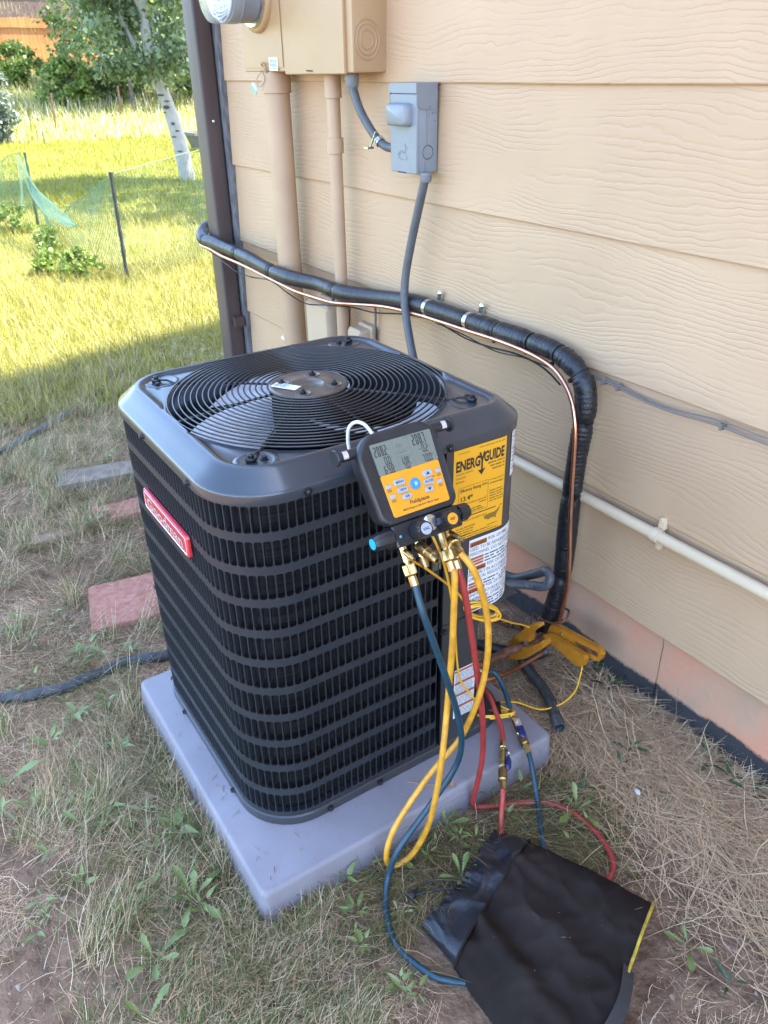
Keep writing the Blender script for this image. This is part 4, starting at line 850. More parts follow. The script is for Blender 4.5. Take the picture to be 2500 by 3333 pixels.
# valve block and knobs
b = MB(); b.prism(fillet([(-0.066, -0.112), (0.073, -0.112), (0.073, -0.073), (-0.066, -0.073)], 0.003, 2), TM, -0.034, 0.004, 0.003); b.build('valve_block', M['knob'], mg, 40)
def knob(p, ax, r_, L_, disc, txt=None, dm=None):
    b = MB(); b.lathe(p, ax, [(0, r_*0.72), (0.003, r_*0.75), (0.004, r_), (L_*0.8, r_*0.96), (L_, r_*0.80)], 36, 9, 0.10); k = b.build('knob', M['knob'], mg, 40)
    if disc:
        e = Vector(p)+Vector(ax).normalized()*(L_-0.0002); b = MB(); b.lathe(e, ax, [(0, r_*0.60), (0.0012, r_*0.60)], 24); dd = b.build('knob_disc', disc, k, 40)
        if txt:
            b = MB(); put_text(b, txt, 0, -0.0022, 0.0066, lambda u, v, o: tuple(e+MU*u+MV*v+MN*(0.0015+o)), bold=0.02, align='CENTER'); b.build('print', M['ink'], k)
knob(TM(-0.066, -0.091, -0.004), -MU, 0.0160, 0.040, M['cyan'])
knob(TM(-0.0215, -0.094, 0.002), MN, 0.0170, 0.034, M['btn'], 'VAC')
knob(TM(0.0345, -0.093, 0.002), MN, 0.0170, 0.034, M['face'], 'REF')
knob(TM(0.073, -0.090, -0.010), MU, 0.0165, 0.026, None)
b = MB(); b.lathe(TM(0.0075, -0.088, 0.004), MN, [(0, 0.014), (0.004, 0.014), (0.006, 0.011)], 28); b.build('sight_glass', M['zinc'], mg, 40)
for u, m_ in ((-0.0555, M['cyan']), (0.066, M['red'])):
    b = MB(); b.lathe(TM(u, -0.094, 0.0035), MN, [(0, 0.0022), (0.0012, 0.0022)], 12); b.build('indicator_dot', m_, mg)
# brass ports
DN = -MV
def hexchain(b, p, ax, prof, n=6): b.lathe(p, ax, prof, n)
def port(u, w_, parent=mg):
    p = Vector(TM(u, -0.1125, w_)); b = MB(); b.lathe(p, DN, [(-0.002, 0.0068), (0.026, 0.0068)], 6); b.lathe(p, DN, [(0.026, 0.0048), (0.031, 0.0048)], 12); b.build('port', M['brass'], parent, 30); return p
def knurl(b, p, ax, L_, r_): b.lathe(p, ax, [(0, r_*0.9), (0.0015, r_), (L_-0.0015, r_), (L_, r_*0.85)], 48, 24, 0.10)
def stub(p, ax, L_, r_):
    ax = Vector(ax).normalized(); b = MB(); b.lathe(p, ax, [(0, r_), (L_*0.45, r_), (L_*0.45, r_*0.86), (L_*0.72, r_*0.86), (L_*0.74, r_*0.62), (L_, r_*0.62), (L_, r_*0.36), (L_*0.8, r_*0.3)], 18); b.build('side_port', M['brass'], mg, 40)
pA = port(-0.051, -0.010); pB = port(-0.018, -0.012); pC = port(0.031, -0.012); pD = port(0.048, -0.020)
SX = (MN*0.75-MV*0.62+MU*0.05)
stub(pA+DN*0.006, SX, 0.030, 0.0056); stub(pB+DN*0.008, SX, 0.050, 0.0105); stub(pD+DN*0.004+MU*0.004, SX+MU*0.25, 0.034, 0.0058)
b = MB(); b.lathe(pB+DN*0.030, DN, [(0, 0.0075), (0.012, 0.0075), (0.012, 0.0062), (0.017, 0.0062)], 18); b.build('port_cap', M['brassd'], mg, 40)

# ------------------------------------------------------------------ charging hoses
def hose_end(parent, p, ax, knl=0.019, sl_=0.019, kr=0.0110, sr=0.0078):
    ax = Vector(ax).normalized(); p = Vector(p)
    b = MB(); knurl(b, p, ax, knl, kr); b.build('knurled_nut', M['brass'], parent, 30)
    b = MB(); b.lathe(p+ax*knl, ax, [(0, sr*0.72), (0.002, sr), (sl_, sr), (sl_+0.0005, sr*0.8)], 8); b.build('crimp_sleeve', M['brass'], parent, 30); return p+ax*(knl+sl_)
HR = 0.0063
t = thing('blue_hose', 'long blue charging hose drooping from the gauge to the grass', 'hose', (0.06, -0.8, 0), 'charging hoses hanging from the gauge')
e = hose_end(t, pA+DN*0.031, DN)
b = MB(); b.tube(smooth_path([e-DN*0.003, e+DN*0.008, (0.085, -0.795, 0.693), (0.092, -0.783, 0.646), (0.095, -0.749, 0.535), (0.09, -0.712, 0.413), (0.085, -0.696, 0.326), (0.08, -0.707, 0.259), (0.075, -0.764, 0.183), (0.075, -0.841, 0.105), (0.075, -0.869, 0.04), (0.097, -0.891, 0.016), (0.144, -0.917, 0.012), (0.204, -0.929, 0.011), (0.276, -0.908, 0.011), (0.305, -0.884, 0.008), (0.330, -0.850, 0.000), (0.38, -0.80, -0.012)]), HR, 12); b.build('hose', M['hb'], t, 60)
t = thing('yellow_hose', 'yellow charging hose hanging in a long loop below the gauge', 'hose', (0.06, -0.7, 0), 'charging hoses hanging from the gauge')
e1 = hose_end(t, pC+DN*0.031, DN)
q0 = pD+DN*0.018; ax2 = (Vector((0.075, -0.700, 0.770))-q0).normalized()
b = MB(); knurl(b, q0+ax2*0.004, ax2, 0.017, 0.0135); b.lathe(q0-ax2*0.004, ax2, [(0, 0.006), (0.01, 0.006)], 12); b.build('knurled_nut', M['brass'], t, 30)
b = MB(); b.lathe(q0+ax2*0.021, ax2+Vector((0, 0, -0.25)), [(0, 0.006), (0.002, 0.0085), (0.019, 0.0085)], 8); b.build('crimp_sleeve', M['brass'], t, 30)
e2 = q0+ax2*0.021+(ax2+Vector((0, 0, -0.25))).normalized()*0.018
b = MB(); b.tube(smooth_path([e2, (0.085, -0.687, 0.740), (0.092, -0.664, 0.669), (0.095, -0.651, 0.59), (0.09, -0.648, 0.497), (0.08, -0.658, 0.408), (0.062, -0.679, 0.314), (0.05, -0.716, 0.264), (0.045, -0.758, 0.219), (0.042, -0.818, 0.145), (0.045, -0.846, 0.10), (0.049, -0.857, 0.060), (0.047, -0.848, 0.028), (0.052, -0.825, 0.018), (0.062, -0.796, 0.046), (0.08, -0.773, 0.129), (0.095, -0.764, 0.238), (0.09, -0.747, 0.335), (0.07, -0.723, 0.427), (0.07, -0.716, 0.56), (0.068, -0.713, 0.643), e1+DN*0.012, e1-DN*0.003]), HR, 12); b.build('hose', M['hy'], t, 60)
t = thing('red_hose', 'long red charging hose running from the gauge down and across the grass', 'hose', (0.05, -0.6, 0), 'charging hoses hanging from the gauge')
e = hose_end(t, pD+DN*0.034, DN)
b = MB(); b.tube(smooth_path([e-DN*0.003, e+DN*0.010, (0.066, -0.684, 0.662), (0.067, -0.655, 0.505), (0.062, -0.628, 0.369), (0.052, -0.61, 0.265), (0.042, -0.601, 0.178), (0.030, -0.602, 0.09), (0.022, -0.603, 0.042), (0.024, -0.594, 0.016), (0.048, -0.549, 0.013), (0.092, -0.464, 0.013), (0.149, -0.423, 0.013), (0.216, -0.414, 0.013), (0.274, -0.427, 0.013), (0.312, -0.453, 0.013), (0.33, -0.50, 0.013)]), HR, 12); b.build('hose', M['hr'], t, 60)
def valve_run(t, up, v0, v1, dn, m, lev):
    b = MB(); b.tube(smooth_path(up), 0.0063, 12); b.build('hose', m, t, 60)
    b = MB(); b.tube(smooth_path(dn), 0.0063, 12); b.build('hose', m, t, 60)
    v0, v1 = Vector(v0), Vector(v1); ax = (v1-v0); L_ = ax.length; ax.normalize()
    for a, s_ in ((v0-ax*0.006, 1), (v1+ax*0.006, -1)):
        b = MB(); b.lathe(a, ax*s_, [(0, 0.0078), (0.022, 0.0078), (0.024, 0.005)], 6); b.build('crimp_sleeve', M['brass'], t, 30)
    b = MB(); b.lathe(v0+ax*0.018, ax, [(0, 0.006), (0.004, 0.0085), (0.008, 0.0085), (0.009, 0.0065), (0.012, 0.0065)], 14); b.lathe(v0+ax*0.028, ax, [(0, 0.0075), (0.003, 0.0105), (L_*0.34, 0.0105), (L_*0.34+0.004, 0.0075), (L_*0.34+0.008, 0.0075)], 6); b.build('valve_body', M['brass'], t, 30)
    b = MB(); b.lathe(v0+ax*(0.036+L_*0.34), ax, [(0, 0.0085), (0.002, 0.0108), (L_-0.036-L_*0.34-0.020, 0.0108), (L_-0.036-L_*0.34-0.017, 0.007)], 20); b.build('valve_nut', M['brassd'], t, 40)
    lev = Vector(lev).normalized(); sd = ax.cross(lev).normalized(); c = v0+ax*0.040+lev*0.010
    def TLv(u, v, w_): return tuple(c+ax*u+sd*v+lev*w_)
    b = MB(); b.prism(fillet([(-0.009, -0.008), (0.016, -0.008), (0.016, 0.008), (-0.009, 0.008)], 0.003, 2), TLv, 0.001, 0.004); b.lathe(c+lev*0.004, lev, [(0, 0.0045), (0.003, 0.004)], 8); b.build('lever_plate', M['zinc'], t, 40)
    b = MB(); b.prism(fillet([(0.013, -0.0085), (0.042, -0.0075), (0.050, 0), (0.042, 0.0085), (0.013, 0.0085)], 0.004, 3), TLv, 0.001, 0.009, 0.003); b.build('valve_lever', M['navy'], t, 40)
t = thing('valve_hose', 'short red hose with a brass ball valve crossing the pad edge', 'hose', (0, -0.5, 0.09), 'valved hose ends over the pad edge')
valve_run(t, [(-0.165, -0.420, 0.140), (-0.135, -0.425, 0.138), (-0.10, -0.435, 0.12), (-0.066, -0.447, 0.107), (-0.034, -0.469, 0.100)], (-0.034, -0.469, 0.099), (0.065, -0.554, 0.092), [(0.065, -0.554, 0.092), (0.078, -0.564, 0.075), (0.088, -0.574, 0.045), (0.105, -0.588, 0.022), (0.135, -0.612, 0.018), (0.17, -0.64, 0.018)], M['hr'], (0.35, 0.75, 0.35))
t = thing('valve_hose', 'short blue hose with a brass ball valve crossing the pad edge', 'hose', (0, -0.42, 0.1), 'valved hose ends over the pad edge')
valve_run(t, [(-0.19, -0.405, 0.172), (-0.183, -0.375, 0.163), (-0.150, -0.371, 0.138), (-0.114, -0.385, 0.120), (-0.094, -0.393, 0.113)], (-0.094, -0.393, 0.112), (0.018, -0.436, 0.095), [(0.018, -0.436, 0.095), (0.040, -0.445, 0.082), (0.064, -0.455, 0.055), (0.098, -0.472, 0.022), (0.14, -0.503, 0.018), (0.20, -0.548, 0.018)], M['hb'], (0.35, -0.15, 0.9))

# ------------------------------------------------------------------ pipe clamps on yellow leads
def coil(b, c, e1, e2, e3, r1, r2, n_, wr, seed, spread):
    r = random.Random(seed); pts = []
    N = n_*22
    for k in range(N):
        a = 2*PI*k/22; f = k/N
        j = 1+0.10*math.sin(a*0.53+seed)+0.06*math.sin(a*0.31)
        pts.append(Vector(c)+Vector(e1)*(r1*j*math.cos(a))+Vector(e2)*(r2*j*math.sin(a))+Vector(e3)*(spread*(f-0.5)+0.004*math.sin(a*0.77+seed)))
    b.tube(pts, wr, 6); return pts
WR = 0.0024
t = thing('pipe_clamp', 'orange jaw clamp gripping the brown copper pipe', 'pipe clamp', (-0.24, -0.21, 0.14), 'clamps on the copper pipes')
TY = lambda u, v, w_: (u, w_, v)
u_ = [(-0.299, 0.103), (-0.295, 0.120), (-0.278, 0.147), (-0.255, 0.179), (-0.231, 0.213), (-0.206, 0.239), (-0.189, 0.248), (-0.186, 0.240), (-0.197, 0.226), (-0.213, 0.206), (-0.219, 0.187), (-0.216, 0.172), (-0.232, 0.165), (-0.248, 0.150), (-0.262, 0.132), (-0.275, 0.110), (-0.286, 0.098)]
l_ = [(-0.277, 0.109), (-0.270, 0.128), (-0.255, 0.142), (-0.235, 0.144), (-0.209, 0.160), (-0.178, 0.195), (-0.160, 0.216), (-0.152, 0.214), (-0.157, 0.198), (-0.182, 0.163), (-0.220, 0.115), (-0.250, 0.091), (-0.277, 0.074), (-0.287, 0.073), (-0.274, 0.093)]
b = MB(); b.prism(u_, TY, -0.208, -0.226, 0.002); b.build('jaw', M['clamp'], t, 40)
b = MB(); b.prism(l_, TY, -0.214, -0.236, 0.002); b.build('jaw', M['clamp'], t, 40)
b = MB(); pts = [(-0.232+0.006*math.cos(a), -0.222+0.0045*math.sin(a), 0.150+0.012*(a/(2*PI*4))) for a in np.linspace(0, 2*PI*4, 48)]; b.tube(pts, 0.0012, 5); b.build('spring', M['zinc'], t, 60)
b = MB(); b.lathe((-0.257, -0.2365, 0.119), (0, -1, 0), [(0, 0.0055), (0.001, 0.0055), (0.001, 0.003)], 12); b.build('pivot_pin', M['brassd'], t)
b = MB(); b.tube(smooth_path([(-0.03+0.06, -0.795, 0.79), (0.03, -0.779, 0.763), (0.02, -0.749, 0.734), (-0.02, -0.673, 0.652), (-0.05, -0.61, 0.579), (-0.06, -0.58, 0.535), (-0.065, -0.563, 0.506)]), WR, 7)
cc = coil(b, (-0.080, -0.515, 0.475), (0.35, 0.75, -0.25), (0.1, 0.25, 0.9), (0.9, -0.3, 0), 0.042, 0.018, 6, WR, 3, 0.022)
b.tube(smooth_path([cc[-1], (-0.095, -0.465, 0.430), (-0.165, -0.35, 0.322), (-0.218, -0.25, 0.236), (-0.222, -0.216, 0.205), (-0.229, -0.214, 0.185)]), WR, 7); b.build('lead', M['yw'], t, 60)
t = thing('pipe_clamp', 'orange block clamp pinching the bare copper line by the foundation', 'pipe clamp', (-0.2, -0.1, 0.12), 'clamps on the copper pipes')
b = MB(); b.prism(fillet([(-0.280, 0.104), (-0.141, 0.090), (-0.119, 0.103), (-0.114, 0.128), (-0.122, 0.137), (-0.247, 0.124)], 0.006, 3), TY, -0.118, -0.098, 0.003); b.build('jaw', M['clamp'], t, 40)
b = MB(); b.prism(fillet([(-0.281, 0.104), (-0.270, 0.138), (-0.249, 0.145), (-0.094, 0.168), (-0.082, 0.158), (-0.087, 0.132), (-0.100, 0.124)], 0.006, 3), TY, -0.094, -0.076, 0.003); j2 = b.build('jaw', M['clamp'], t, 40)
b = MB(); b.prism(fillet([(-0.178, 0.140), (-0.095, 0.156), (-0.093, 0.142), (-0.165, 0.131)], 0.004, 2), TY, -0.0942, -0.0955); b.build('sensor_slot', M['rust'], j2)
b = MB(); b.lathe((-0.225, -0.0985, 0.135), (0, -1, 0.2), [(0, 0.004), (0.002, 0.003)], 10); b.build('pivot_pin', M['brassd'], t)
b = MB(); b.tube(smooth_path([(0.03, -0.735, 0.795), (0.02, -0.704, 0.732), (0.0, -0.669, 0.639), (-0.03, -0.631, 0.524), (-0.07, -0.592, 0.408), (-0.085, -0.569, 0.316), (-0.085, -0.549, 0.271), (-0.082, -0.520, 0.222), (-0.09, -0.49, 0.16)]), WR, 7)
cc = coil(b, (-0.115, -0.430, 0.103), (0.55, 0.70, 0.10), (0.45, -0.5, 0.25), (0.2, 0.1, 0.9), 0.050, 0.020, 5, WR, 8, 0.016)
b.tube(smooth_path([cc[-1], (-0.131, -0.403, 0.112), (-0.134, -0.337, 0.08), (-0.106, -0.276, 0.045), (-0.093, -0.212, 0.042), (-0.098, -0.161, 0.055), (-0.125, -0.115, 0.072), (-0.134, -0.103, 0.093)]), WR, 7); b.build('lead', M['yw'], t, 60)
b = MB(); b.lathe((-0.122, -0.412, 0.104), (0.55, 0.7, 0.1), [(-0.009, 0.016), (-0.007, 0.020), (0.007, 0.020), (0.009, 0.016)], 12); b.build('wire_wrap', M['canvas'], t, 40)

# drain tube in the straw
t = thing('drain_tube', 'black drain tube lying in dry straw behind the pad', 'tube', (-0.2, -0.2, 0.02))
b = MB(); b.tube(smooth_path([(-0.36, -0.13, 0.05), (-0.316, -0.16, 0.036), (-0.258, -0.183, 0.032), (-0.184, -0.199, 0.03), (-0.126, -0.22, 0.03), (-0.067, -0.255, 0.03)]), 0.0145, 14); b.build('tube', M['hosepoly'], t, 50)
b = MB(); b.lathe((-0.072, -0.252, 0.03), (0.033, -0.019, 0), [(0, 0.0148), (0.002, 0.0165), (0.036, 0.0165), (0.036, 0.0135), (0.01, 0.013)], 18); b.build('socket', M['conduit'], t, 40)
b = MB(); b.tube(smooth_path([(-0.40, -0.26, 0.06), (-0.33, -0.20, 0.05), (-0.28, -0.15, 0.045), (-0.26, -0.11, 0.06)]), 0.016, 10); b.build('foam_sleeve', M['rubber'], t, 50)

# ------------------------------------------------------------------ drawstring bag in the foreground
t = thing('drawstring_bag', 'black canvas drawstring bag lying on the grass with yellow piping', 'bag', (0.36, -0.7, 0))
P1, P2, P3, P4 = Vector((0.166, -0.557, 0)), Vector((0.416, -0.455, 0)), Vector((0.598, -0.850, 0)), Vector((0.290, -0.858, 0))
def bn(p, f, s): return mnoise.noise(Vector((p.x*f+s, p.y*f-s, s*0.7)))
def bilin(s_, t_):
    a = P1.lerp(P2, s_); c = P4.lerp(P3, s_); p = a.lerp(c, t_)
    n_ = 0.010*math.sin(PI*s_)*(2*t_-1); return p+Vector((0.25, -1, 0)).normalized()*n_*0.8
NS, NT = 60, 50; V = []; F = []
def zprof(s_, t_):
    e = 1-abs(2*t_-1)**5; base = 0.014+0.044*math.sqrt(max(e, 0)); base *= 0.72+0.28*s_
    return base
for i in range(NS+1):
    for j in range(NT+1):
        s_, t_ = i/NS, j/NT; p = bilin(s_, t_); z = zprof(s_, t_); edge = math.sqrt(max(0, 1-abs(2*t_-1)**4))
        fold = 0.018*math.exp(-((t_-0.72-0.1*s_)/0.05)**2)*math.exp(-s_*2.2)+0.014*math.exp(-((t_-0.22-0.05*s_)/0.04)**2)*math.exp(-s_*3)-0.012*math.exp(-((t_-0.60-0.18*s_)/0.05)**2)*math.exp(-s_*1.8)
        rdg = (1-abs(bn(p, 9, 13)))**5*0.010+(1-abs(bn(p, 17, 23)))**6*0.005
        z += edge*(0.010*bn(p, 11, 3)+rdg-0.006+0.002*bn(p, 40, 5)+0.0025*math.sin(t_*46+4*bn(p, 9, 2))*math.exp(-s_*7)+fold)
        V.append((p.x, p.y, z))
def gi(i, j): return i*(NT+1)+j
for i in range(NS):
    for j in range(NT): F.append((gi(i, j), gi(i+1, j), gi(i+1, j+1), gi(i, j+1)))
k = len(V); rim = [gi(0, j) for j in range(NT+1)]+[gi(i, NT) for i in range(1, NS+1)]+[gi(NS, j) for j in range(NT-1, -1, -1)]+[gi(i, 0) for i in range(NS-1, 0, -1)]
cxy = Vector((0.365, -0.68, 0))
for q in rim:
    p = Vector(V[q]); d_ = (Vector((p.x, p.y, 0))-cxy).normalized(); V.append((p.x+d_.x*0.004, p.y+d_.y*0.004, p.z*0.5))
for q in rim:
    p = Vector(V[q]); d_ = (Vector((p.x, p.y, 0))-cxy).normalized(); V.append((p.x-d_.x*0.004, p.y-d_.y*0.004, 0.002))
n_ = len(rim)
for a in range(n_):
    c_ = (a+1) % n_; F.append((rim[a], rim[c_], k+c_, k+a)); F.append((k+a, k+c_, k+n_+c_, k+n_+a))
F.append(tuple(k+n_+a for a in range(n_)))
b = MB(); b.add(V, F); b.build('bag_body', M['canvas'], t, 60)
edgep = [Vector(V[gi(NS, j)])+Vector((0.003, 0, 0.0015)) for j in range(0, NT+1)]
b = MB(); b.tube(edgep[1:22], 0.0030, 8); b.build('piping', M['piping'], t, 60); b = MB(); b.tube(edgep[36:], 0.0030, 8); b.build('piping', M['piping'], t, 60)
# webbing grab handle bridging the gap in the piping
b = MB(); L = []
for f in np.linspace(0, 1, 14):
    p = edgep[20].lerp(edgep[37], f); lift = 0.016*math.sin(PI*f); o_ = Vector((0.021, 0.006, 0)); c = p+Vector((0.010, 0.003, 0))*math.sin(PI*f)+Vector((0, 0, lift*0.5+0.002))
    L.append([c-o_*0.55+Vector((0, 0, 0.004)), c+o_*0.45-Vector((0, 0, 0.006)), c+o_*0.45-Vector((0, 0, 0.009)), c-o_*0.55+Vector((0, 0, 0.001))])
b.loft(L); b.build('grab_handle', M['webbing'], t, 60)
lint = MB(); lr = random.Random(12)
for k in range(7):
    i_, j_ = lr.randint(6, NS-6), lr.randint(6, NT-6); q = Vector(V[gi(i_, j_)])+Vector((0, 0, 0.0012)); a = lr.uniform(0, 6.28); l = lr.uniform(0.0008, 0.003) if k else 0.018
    lint.tube([q, q+Vector((l*math.cos(a), l*math.sin(a), 0.0008))], 0.0005, 4)
lo = lint.build('lint', M['greycable'], t); lo['kind'] = 'stuff'
# gathered nylon collar
A0, B0 = Vector((0.099, -0.602, 0)), Vector((0.190, -0.866, 0)); NS2, NT2 = 22, 150; V = []; F = []
for side in (1, -1):
    for i in range(NS2+1):
        for j in range(NT2+1):
            s_, t_ = i/NS2, j/NT2; a = P1.lerp(P4, t_); c = A0.lerp(B0, t_); dirv = (c-a)
            bow = 0.014*math.sin(PI*t_); p = a+dirv*s_+Vector((1, -0.2, 0))*bow*(s_)
            e = math.sqrt(max(0, 1-abs(2*t_-1)**5)); ruf = s_**3.5
            th = (0.006+0.030*e)*(1-0.45*s_)
            z = 0.012+th*(side*0.5+0.5)*1.0
            if side > 0: z += e*(0.0085*bn(p, 20, 7)+0.006*(1-abs(bn(p, 16, 31)))**5-0.003+ruf*(0.0014*math.sin(t_*120+14*bn(p, 13, 1)+s_*2)+0.004*bn(p, 45, 6))+0.007*(1-abs(math.sin(t_*9+1.2+s_*1.5+2.2*bn(p, 8, 9))))**2*(0.4+0.6*s_)*math.sin(PI*min(1, s_*1.1)))
            else: z = 0.006+0.004*ruf*math.sin(t_*88)
            p = p+dirv.normalized()*ruf*0.0014*math.sin(t_*83+8*bn(p, 15, 4))
            V.append((p.x, p.y, max(z, 0.004)))
m_ = (NS2+1)*(NT2+1)
def g2(sd, i, j): return sd*m_+i*(NT2+1)+j
for sd in (0, 1):
    for i in range(NS2):
        for j in range(NT2): F.append((g2(sd, i, j), g2(sd, i+1, j), g2(sd, i+1, j+1), g2(sd, i, j+1)))
for i in range(NS2): F.append((g2(0, i, 0), g2(1, i, 0), g2(1, i+1, 0), g2(0, i+1, 0))); F.append((g2(0, i, NT2), g2(0, i+1, NT2), g2(1, i+1, NT2), g2(1, i, NT2)))
b = MB(); b.add(V, F); b.build('nylon_collar', M['nylon'], t, 60)
b = MB(); sm = [Vector(V[g2(0, 0, j)])+Vector((0, 0, 0.0012)) for j in range(0, NT2+1, 3)]; b.tube(sm, 0.0024, 6); b.build('seam', M['canvas'], t, 60)
b = MB(); b.tube(smooth_path([(0.178, -0.735, 0.026), (0.150, -0.752, 0.020), (0.130, -0.775, 0.016), (0.118, -0.795, 0.014), (0.117, -0.825, 0.012), (0.125, -0.842, 0.012)]), 0.0024, 6)
b.tube(smooth_path([(0.185, -0.748, 0.024), (0.162, -0.768, 0.018), (0.145, -0.790, 0.014), (0.134, -0.815, 0.012), (0.126, -0.838, 0.012), (0.112, -0.842, 0.008)]), 0.0024, 6)
b.tube(smooth_path([(0.126, -0.838, 0.012), (0.116, -0.852, 0.010), (0.104, -0.848, 0.008), (0.110, -0.838, 0.010), (0.122, -0.836, 0.012)]), 0.0024, 6); b.build('drawstring', M['cable'], t, 60)
b = MB(); b.lathe((0.114, -0.838, 0.011), (0.6, -0.3, 0), [(0, 0.006), (0.004, 0.008), (0.014, 0.008), (0.018, 0.005)], 12); b.build('cord_lock', M['cable'], t, 50)

# ------------------------------------------------------------------ hoses, pavers and stones in the yard
t = thing('garden_pipe', 'black poly pipe emerging from under the pad into the grass', 'pipe', (-0.95, -1.2, 0))
b = MB(); b.tube([(p.x, p.y, H(p.x, p.y)+0.014+0.002*math.sin(i)) for i, p in enumerate(smooth_path([(-0.88, -0.80, 0), (-0.915, -1.01, 0), (-0.948, -1.10, 0), (-0.944, -1.19, 0), (-0.937, -1.293, 0), (-0.962, -1.385, 0), (-0.994, -1.443, 0), (-1.04, -1.60, 0), (-1.02, -1.8, 0)]))], 0.0165, 14); b.build('pipe', M['hosepoly'], t, 50)
t = thing('garden_hose', 'black hose lying across the shaded grass toward the house corner', 'hose', (-3, -0.8, 0))
b = MB(); b.tube([(p.x, p.y, H(p.x, p.y)+0.014) for p in smooth_path([(-2.50, -1.50, 0), (-2.69, -1.138, 0), (-2.807, -0.982, 0), (-2.934, -0.81, 0), (-3.142, -0.604, 0), (-3.373, -0.405, 0), (-3.518, -0.299, 0), (-3.66, -0.18, 0)])], 0.0185, 12); b.build('hose', M['hosepoly'], t, 50)
def slab(name, lab, cat, corners, z0, z1, m, group=None, rough=0.004):
    cx_ = sum(c[0] for c in corners)/4; cy_ = sum(c[1] for c in corners)/4; t = thing(name, lab, cat, (cx_, cy_, 0), group)
    o_ = fillet(corners, 0.012, 3); o2 = []
    for p in range(len(o_)):
        a = Vector(o_[p]); c = Vector(o_[(p+1) % len(o_)])
        for f in np.linspace(0, 1, 6, endpoint=False):
            q = a.lerp(c, f); o2.append((q.x+random.gauss(0, rough*0.4), q.y+random.gauss(0, rough*0.4)))
    b = MB(); b.prism(o2, lambda u, v, w_: (u, v, w_), z0, z1, 0.006); b.build('slab', m, t, 40); return t
h0 = H(-1.3, -1.0); slab('paver', 'red square paver lying beside the air conditioner', 'paver', [(-1.155, -1.150), (-1.105, -0.84), (-1.355, -0.80), (-1.405, -1.098)], -0.03, h0+0.014, M['paver'])
h0 = H(-1.87, -0.85); slab('brick', 'red brick half sunk in the grass behind the air conditioner', 'brick', [(-1.815, -0.965), (-1.80, -0.70), (-1.925, -0.67), (-1.955, -0.93)], -0.03, h0+0.020, M['paver'])
h0 = H(-1.84, -1.1); slab('flat_stone', 'pale pinkish stone bar almost overgrown by grass', 'stone', [(-1.805, -1.205), (-1.80, -1.00), (-1.855, -0.985), (-1.872, -1.205)], -0.03, h0+0.012, M['palestone'])
h0 = H(-2.25, -0.8); slab('edging_stone', 'grey concrete edging stone in the grass', 'stone', [(-2.165, -1.015), (-2.10, -0.62), (-2.23, -0.585), (-2.31, -0.985)], -0.03, h0+0.034, M['concrete'])
def rock(x, y, r_, lab, m='palestone'):
    b = MB(); bm = bmesh.new(); bmesh.ops.create_icosphere(bm, subdivisions=2, radius=r_)
    for v in bm.verts: v.co *= 1+0.25*mnoise.noise(v.co*(1.2/r_)+Vector((x*9, y*9, 0))); v.co.z *= 0.6
    V = [(v.co.x+x, v.co.y+y, v.co.z+H(x, y)+r_*0.25) for v in bm.verts]; F = [tuple(q.index for q in f.verts) for f in bm.faces]; bm.free(); b.add(V, F)
    o = b.build('stone', M[m], None, 50, (x, y, H(x, y))); tag(o, lab, 'stone')
rock(-2.93, -0.47, 0.026, 'small white stone beside the black hose', 'shell'); rock(-2.83, -0.30, 0.05, 'brownish rock between hose and unit corner')
b = MB(); r = random.Random(4)
for k in range(420):
    a = r.uniform(0, 1); x = -3.62+r.gauss(0, 0.28)+0.5*a; y = 0.02+r.gauss(0, 0.12)+0.55*a*0.6
    if x > -2.7 and y > -0.1: continue
    s_ = r.uniform(0.010, 0.030); bm = bmesh.new(); bmesh.ops.create_icosphere(bm, subdivisions=1, radius=s_)
    rx = r.uniform(0.7, 1.3); ry = r.uniform(0.7, 1.3)
    V = [(v.co.x*rx*(1+r.uniform(-.15, .15))+x, v.co.y*ry*(1+r.uniform(-.15, .15))+y, v.co.z*0.65+H(x, y)+s_*0.35) for v in bm.verts]; F = [tuple(q.index for q in f.verts) for f in bm.faces]; bm.free(); b.add(V, F)
o = b.build('gravel', leafy if False else mat('gravel_stone', (0.33, 0.28, 0.24), 0.85, var=0.45, vscale=25), None, 60); o['kind'] = 'stuff'

# ------------------------------------------------------------------ grass
def mesh_np(name, V, Fq, m, tint=None, kind=None):
    me = bpy.data.meshes.new(name); nv, nf = len(V), len(Fq); k = Fq.shape[1]
    me.vertices.add(nv); me.vertices.foreach_set('co', np.ascontiguousarray(V, np.float32).ravel())
    me.loops.add(nf*k); me.loops.foreach_set('vertex_index', np.ascontiguousarray(Fq, np.int32).ravel())
    me.polygons.add(nf); me.polygons.foreach_set('loop_start', np.arange(0, nf*k, k, dtype=np.int32)); me.polygons.foreach_set('loop_total', np.full(nf, k, np.int32))
    me.materials.append(m); me.update(calc_edges=True)
    if tint is not None:
        a = me.attributes.new('tint', 'FLOAT_COLOR', 'POINT'); c = np.ones((nv, 4), np.float32); c[:, :3] = tint; a.data.foreach_set('color', c.ravel())
    o = bpy.data.objects.new(name, me); COL.objects.link(o)
    if kind: o['kind'] = kind
    return o
